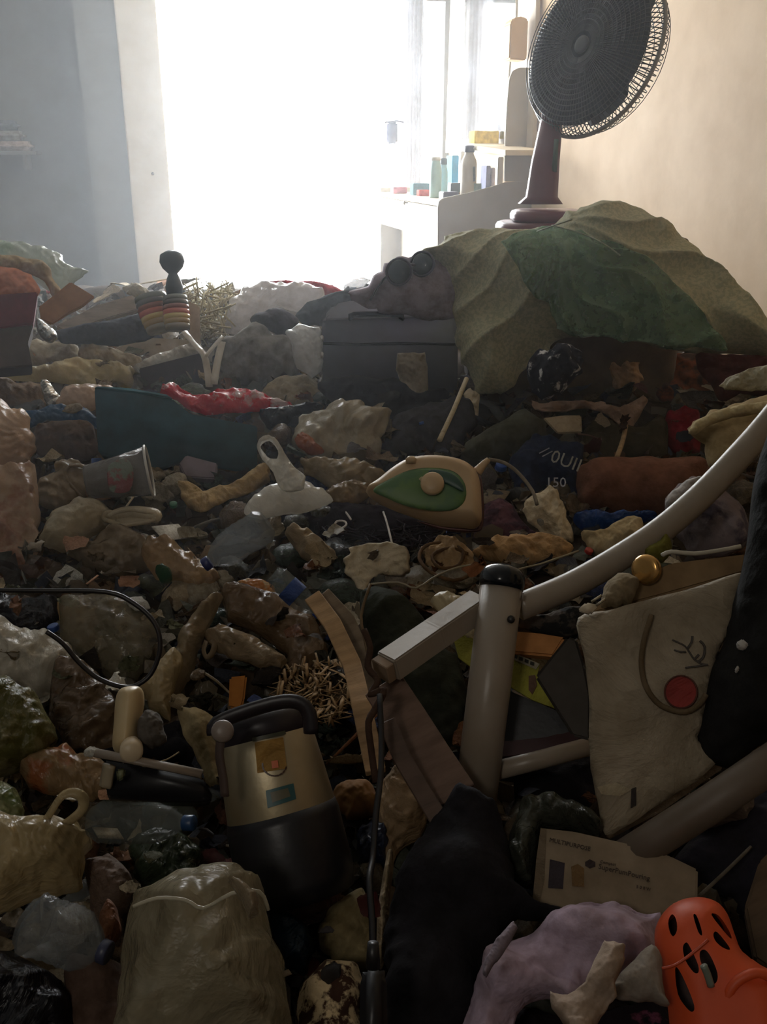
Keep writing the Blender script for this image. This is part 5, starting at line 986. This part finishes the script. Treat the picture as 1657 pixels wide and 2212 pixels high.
def sack(seed, ears=True):
    r = np.random.RandomState(seed); V = []; n, m_ = 30, 20
    for i in range(m_ + 1):
        p = math.pi * i / m_
        for k in range(n):
            t = 2 * math.pi * k / n; V.append((math.sin(p) * math.cos(t), math.sin(p) * math.sin(t), math.cos(p)))
    V = np.array(V); h = crumple(V[:, :2] + V[:, 2:] * .6, seed, 2.0); V *= (1 + .42 * h)[:, None]
    V *= [.5 * r.uniform(.8, 1.2), .38, .24]; V[:, 0] *= 1; V[V[:, 0] > .3, 1:] *= .55
    Fs = [(i * n + k, (i + 1) * n + k, (i + 1) * n + (k + 1) % n, i * n + (k + 1) % n) for i in range(m_) for k in range(n)]
    return V, Fs
protos = {}
def proto(kind, VF, smooth=True): me = mesh_of('loose_' + kind, np.asarray(VF[0]), VF[1], smooth); me.materials.append(M('film', (200, 190, 160))); protos.setdefault(kind, []).append(me)
for i in range(7): proto('wrapper', fold_sheet(100 + i, 1.0, .8 + .1 * (i % 3), 6 + i % 3, 1.5))
for i in range(5): proto('paper_scrap', fold_sheet(200 + i, .9, .7, 3, .9))
for i in range(6): proto('plastic_bag', sack(300 + i))
for i in range(3): proto('rag', fold_sheet(400 + i, 1.1, .9, 9, 1.3))
proto('cardboard_piece', bevel_vf(*box(-.45, .45, -.3, .3, -.02, .02, 0), .01)); proto('cardboard_piece', fold_sheet(55, .9, .6, 1, 1.1, 8), False)
proto('bottle_cap', merge(lathe([(.2, 0), (.22, .02), (.22, .22), (.19, .24)], (0, 0, 0), (0, 0, 1), 20), tube([(.22 * math.cos(t), .22 * math.sin(t), .03) for t in np.linspace(0, 6.283, 21)[:-1]], .012, 4, smooth=1, closed=True)))
proto('plastic_bottle', lathe([(.02, 0), (.13, .0), (.15, .03), (.15, .15), (.135, .2), (.15, .25), (.135, .3), (.15, .35), (.15, .6), (.11, .75), (.06, .86), (.06, .9), (.07, .9), (.07, .98), (.02, 1)], (0, -.5, 0), (0, 1, .02), 20, crush=.12, seed=5))
proto('stick', tube([(-.6, 0, 0), (-.1, .03, .02), (.6, -.02, 0)], [.03, .035, .02], 6, smooth=2))
proto('straw', tube([(-.6, 0, 0), (.1, .0, .02), (.3, .05, .0), (.6, .2, 0)], .022, 8, smooth=3))
LMK = [('steam iron', 920, 1060), ('teal box', 380, 930), ('red and white wrapper', 480, 865), ('dark suitcase', 850, 760), ('olive blanket', 1080, 700), ('goggles', 880, 580), ('striped glasses', 360, 660), ('dark red box', 20, 670),
 ('cream yellow bag', 150, 800), ('blue plastic strip', 130, 895), ('clear plastic cup', 250, 1030), ('knotted round bag', 160, 1140), ('wire hoop', 230, 1380), ('silver canister', 590, 1650), ('cream squeeze bottle', 300, 1560),
 ('black case', 340, 1700), ('beige looped bag', 90, 1860), ('large milky bag', 440, 2060), ('power cable', 810, 1850), ('black plug', 806, 2180), ('slanting lath', 900, 1600), ('white bed post', 1060, 1500), ('square rail', 940, 1370),
 ('curved rail', 1350, 1190), ('torn pointed paper', 815, 1220), ('dark yarn tangle', 790, 1135), ('white carrier bag', 620, 1050), ('crushed clear bottle', 510, 1170), ('twisted beige bag', 400, 1400), ('straw shavings', 690, 1490),
 ('splintered strip', 740, 1420), ('coiled brown cord', 950, 1210), ('cone-shaped paper', 1180, 1120), ('navy t-shirt', 1190, 1000), ('brown bolster', 1390, 1050), ('cream canvas tote', 1570, 950), ('patterned scarf', 1200, 800),
 ('pinkish crumpled paper', 1300, 880), ('olive pillow', 1080, 950), ('red pouch', 1475, 930), ('gift bag', 1420, 1500), ('orange box', 1160, 1390), ('printed carton', 1330, 1880), ('black trousers', 940, 2000), ('lavender shirt', 1200, 2060),
 ('orange clog', 1530, 2080), ('black backpack', 1600, 1450), ('lower bed rail', 1500, 1760), ('large translucent bag', 740, 940), ('canvas bag under the cap', 560, 780), ('grey-beige sack', 90, 775), ('leopard cloth', 710, 2160), ('small bottle with a blue cap', 310, 1776),
 ('pink sheeting', 40, 1150), ('white creased bag', 60, 1420), ('striped shirt', 1530, 1130)]
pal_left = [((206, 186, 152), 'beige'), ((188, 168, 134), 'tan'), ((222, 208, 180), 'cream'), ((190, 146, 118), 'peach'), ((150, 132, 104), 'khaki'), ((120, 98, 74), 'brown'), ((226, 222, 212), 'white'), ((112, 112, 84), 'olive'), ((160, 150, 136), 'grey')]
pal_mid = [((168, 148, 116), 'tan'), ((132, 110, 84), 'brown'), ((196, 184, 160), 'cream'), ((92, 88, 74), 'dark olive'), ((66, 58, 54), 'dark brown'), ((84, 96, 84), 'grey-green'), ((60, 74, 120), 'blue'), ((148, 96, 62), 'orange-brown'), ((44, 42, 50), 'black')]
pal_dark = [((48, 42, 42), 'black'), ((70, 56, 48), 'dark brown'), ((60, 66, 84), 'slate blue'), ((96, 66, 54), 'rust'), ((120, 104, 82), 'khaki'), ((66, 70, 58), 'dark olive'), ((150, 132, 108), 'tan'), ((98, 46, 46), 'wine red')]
kinds = ['wrapper'] * 8 + ['plastic_bag'] * 6 + ['paper_scrap'] * 5 + ['rag'] * 3 + ['cardboard_piece'] * 2 + ['bottle_cap', 'plastic_bottle', 'stick', 'straw']
catn = dict(wrapper='wrapper', plastic_bag='bag', paper_scrap='paper', rag='cloth', cardboard_piece='cardboard', bottle_cap='bottle cap', plastic_bottle='bottle', stick='stick', straw='drinking straw')
mk = dict(wrapper='film', plastic_bag='film', paper_scrap='paper', rag='cloth', cardboard_piece='card', bottle_cap='hard', plastic_bottle='clear', stick='wood', straw='hard')
rf = np.random.RandomState(21); used = {}; cnt = 0
cand = []
for yy in np.arange(610, 2230, 26):
    stp = 34 if yy < 900 else 44 if yy < 1500 else 52
    for xx in np.arange(-20, 1680, stp): cand.append((xx + rf.uniform(-14, 14), yy + rf.uniform(-9, 9)))
rf.shuffle(cand); placed = []
ZN = [(0, 700, 1120, 1560), (620, 1240, 1090, 1310), (450, 815, 1850, 2200), (1240, 1540, 770, 1000), (0, 440, 690, 900), (120, 440, 1600, 1960), (560, 1000, 860, 1060)]
ADJ = ['crumpled', 'folded', 'flattened', 'creased', 'small', 'twisted', 'dirty', 'torn']
for px, py in cand:
    q = np.array([[px, py]]); m_ = 8
    top = rf.rand() < .16 and any(a < px < b and c < py < d for a, b, c, d in ZN) and not (440 < px < 740 and 1480 < py < 1930) and not (780 < px < 1045 and 980 < py < 1140)
    if not top and any(p[:, 0].min() < px < p[:, 0].max() and p[:, 1].min() < py < p[:, 1].max() and inside(q, p)[0] for p in PX): continue
    sp = 27 if py < 850 else 34 if py < 1400 else 44
    if any((px - a) ** 2 + (py - b) ** 2 < sp ** 2 for a, b in placed): continue
    if cnt >= 420: break
    zc = zsurf(px, py) - (rf.uniform(.12, .17) if top else rf.uniform(.0, .03)); c = pt(px, py, zc)
    if c[0] > W - .12 or c[1] > 5: continue
    if px > 1000 and py < 740: continue
    placed.append((px, py))
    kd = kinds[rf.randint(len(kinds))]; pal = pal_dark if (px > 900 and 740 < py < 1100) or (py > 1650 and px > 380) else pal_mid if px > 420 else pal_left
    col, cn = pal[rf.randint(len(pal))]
    if kd == 'bottle_cap': col, cn = [((44, 80, 150), 'blue'), ((220, 220, 214), 'white'), ((40, 110, 70), 'green'), ((170, 50, 40), 'red')][rf.randint(4)]
    if kd == 'plastic_bottle': col, cn = (196, 202, 204), 'clear'
    me = protos[kd][rf.randint(len(protos[kd]))]
    szp = rf.uniform(62, 105) * dict(bottle_cap=.55, stick=1.3, straw=1.2, cardboard_piece=.8, plastic_bottle=1.1).get(kd, 1)
    if py < 850: szp *= .8
    if top: szp *= .62
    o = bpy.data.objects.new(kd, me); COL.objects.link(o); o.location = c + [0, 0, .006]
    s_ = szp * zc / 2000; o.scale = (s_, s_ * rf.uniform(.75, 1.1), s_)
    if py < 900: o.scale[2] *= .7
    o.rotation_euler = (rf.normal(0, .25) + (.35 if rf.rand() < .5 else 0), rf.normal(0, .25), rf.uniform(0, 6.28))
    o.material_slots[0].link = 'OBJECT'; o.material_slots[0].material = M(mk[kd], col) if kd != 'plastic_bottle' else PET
    ds = sorted(LMK, key=lambda l: (l[1] - px) ** 2 + (l[2] - py) ** 2); l1, l2, l3 = ds[0], ds[1], ds[2]
    def rel(l): dx, dy = px - l[1], py - l[2]; return ('right of' if dx > 0 else 'left of') if abs(dx) > abs(dy) else ('below' if dy > 0 else 'above')
    base = f"{cn} {kd.replace('_', ' ')}"; adj = ADJ[rf.randint(len(ADJ))] if kd not in ('bottle_cap', 'stick', 'straw') else 'small'
    for lb in (f"{adj} {base} {rel(l1)} the {l1[0]}", f"{adj} {base} {rel(l2)} the {l2[0]}", f"{adj} {base} between the {l1[0]} and the {l2[0]}", f"{adj} {base} between the {l1[0]} and the {l3[0]}", f"{'larger' if szp > 80 else 'smaller'} {adj} {base} {rel(l1)} the {l1[0]}"):
        if lb not in used: break
    if lb in used: o['group'] = lb; used[lb]['group'] = lb
    used[lb] = o
    o['label'] = lb; o['category'] = catn[kd]; cnt += 1
print('fillers', cnt)
# ---- scattering volume added to imitate the veil of glare from the doorway
hz = struct('haze', box(XL + .01, W - .01, 1.25, YD - .01, .02, ZC - .02, 0), (lambda m: m)(bpy.data.materials.new('dusty_air')))
m = hz.data.materials[0]; m.use_nodes = True; nt = m.node_tree; nt.nodes.remove(nt.nodes['Principled BSDF'])
vs = nt.nodes.new('ShaderNodeVolumeScatter'); vs.inputs['Color'].default_value = (.9, .95, 1, 1); vs.inputs['Density'].default_value = HAZE; vs.inputs['Anisotropy'].default_value = .35
nt.links.new(vs.outputs[0], nt.nodes['Material Output'].inputs['Volume'])
hz['kind'] = 'structure'
for o in list(bpy.data.objects):
    if '_o' in o: del o['_o']
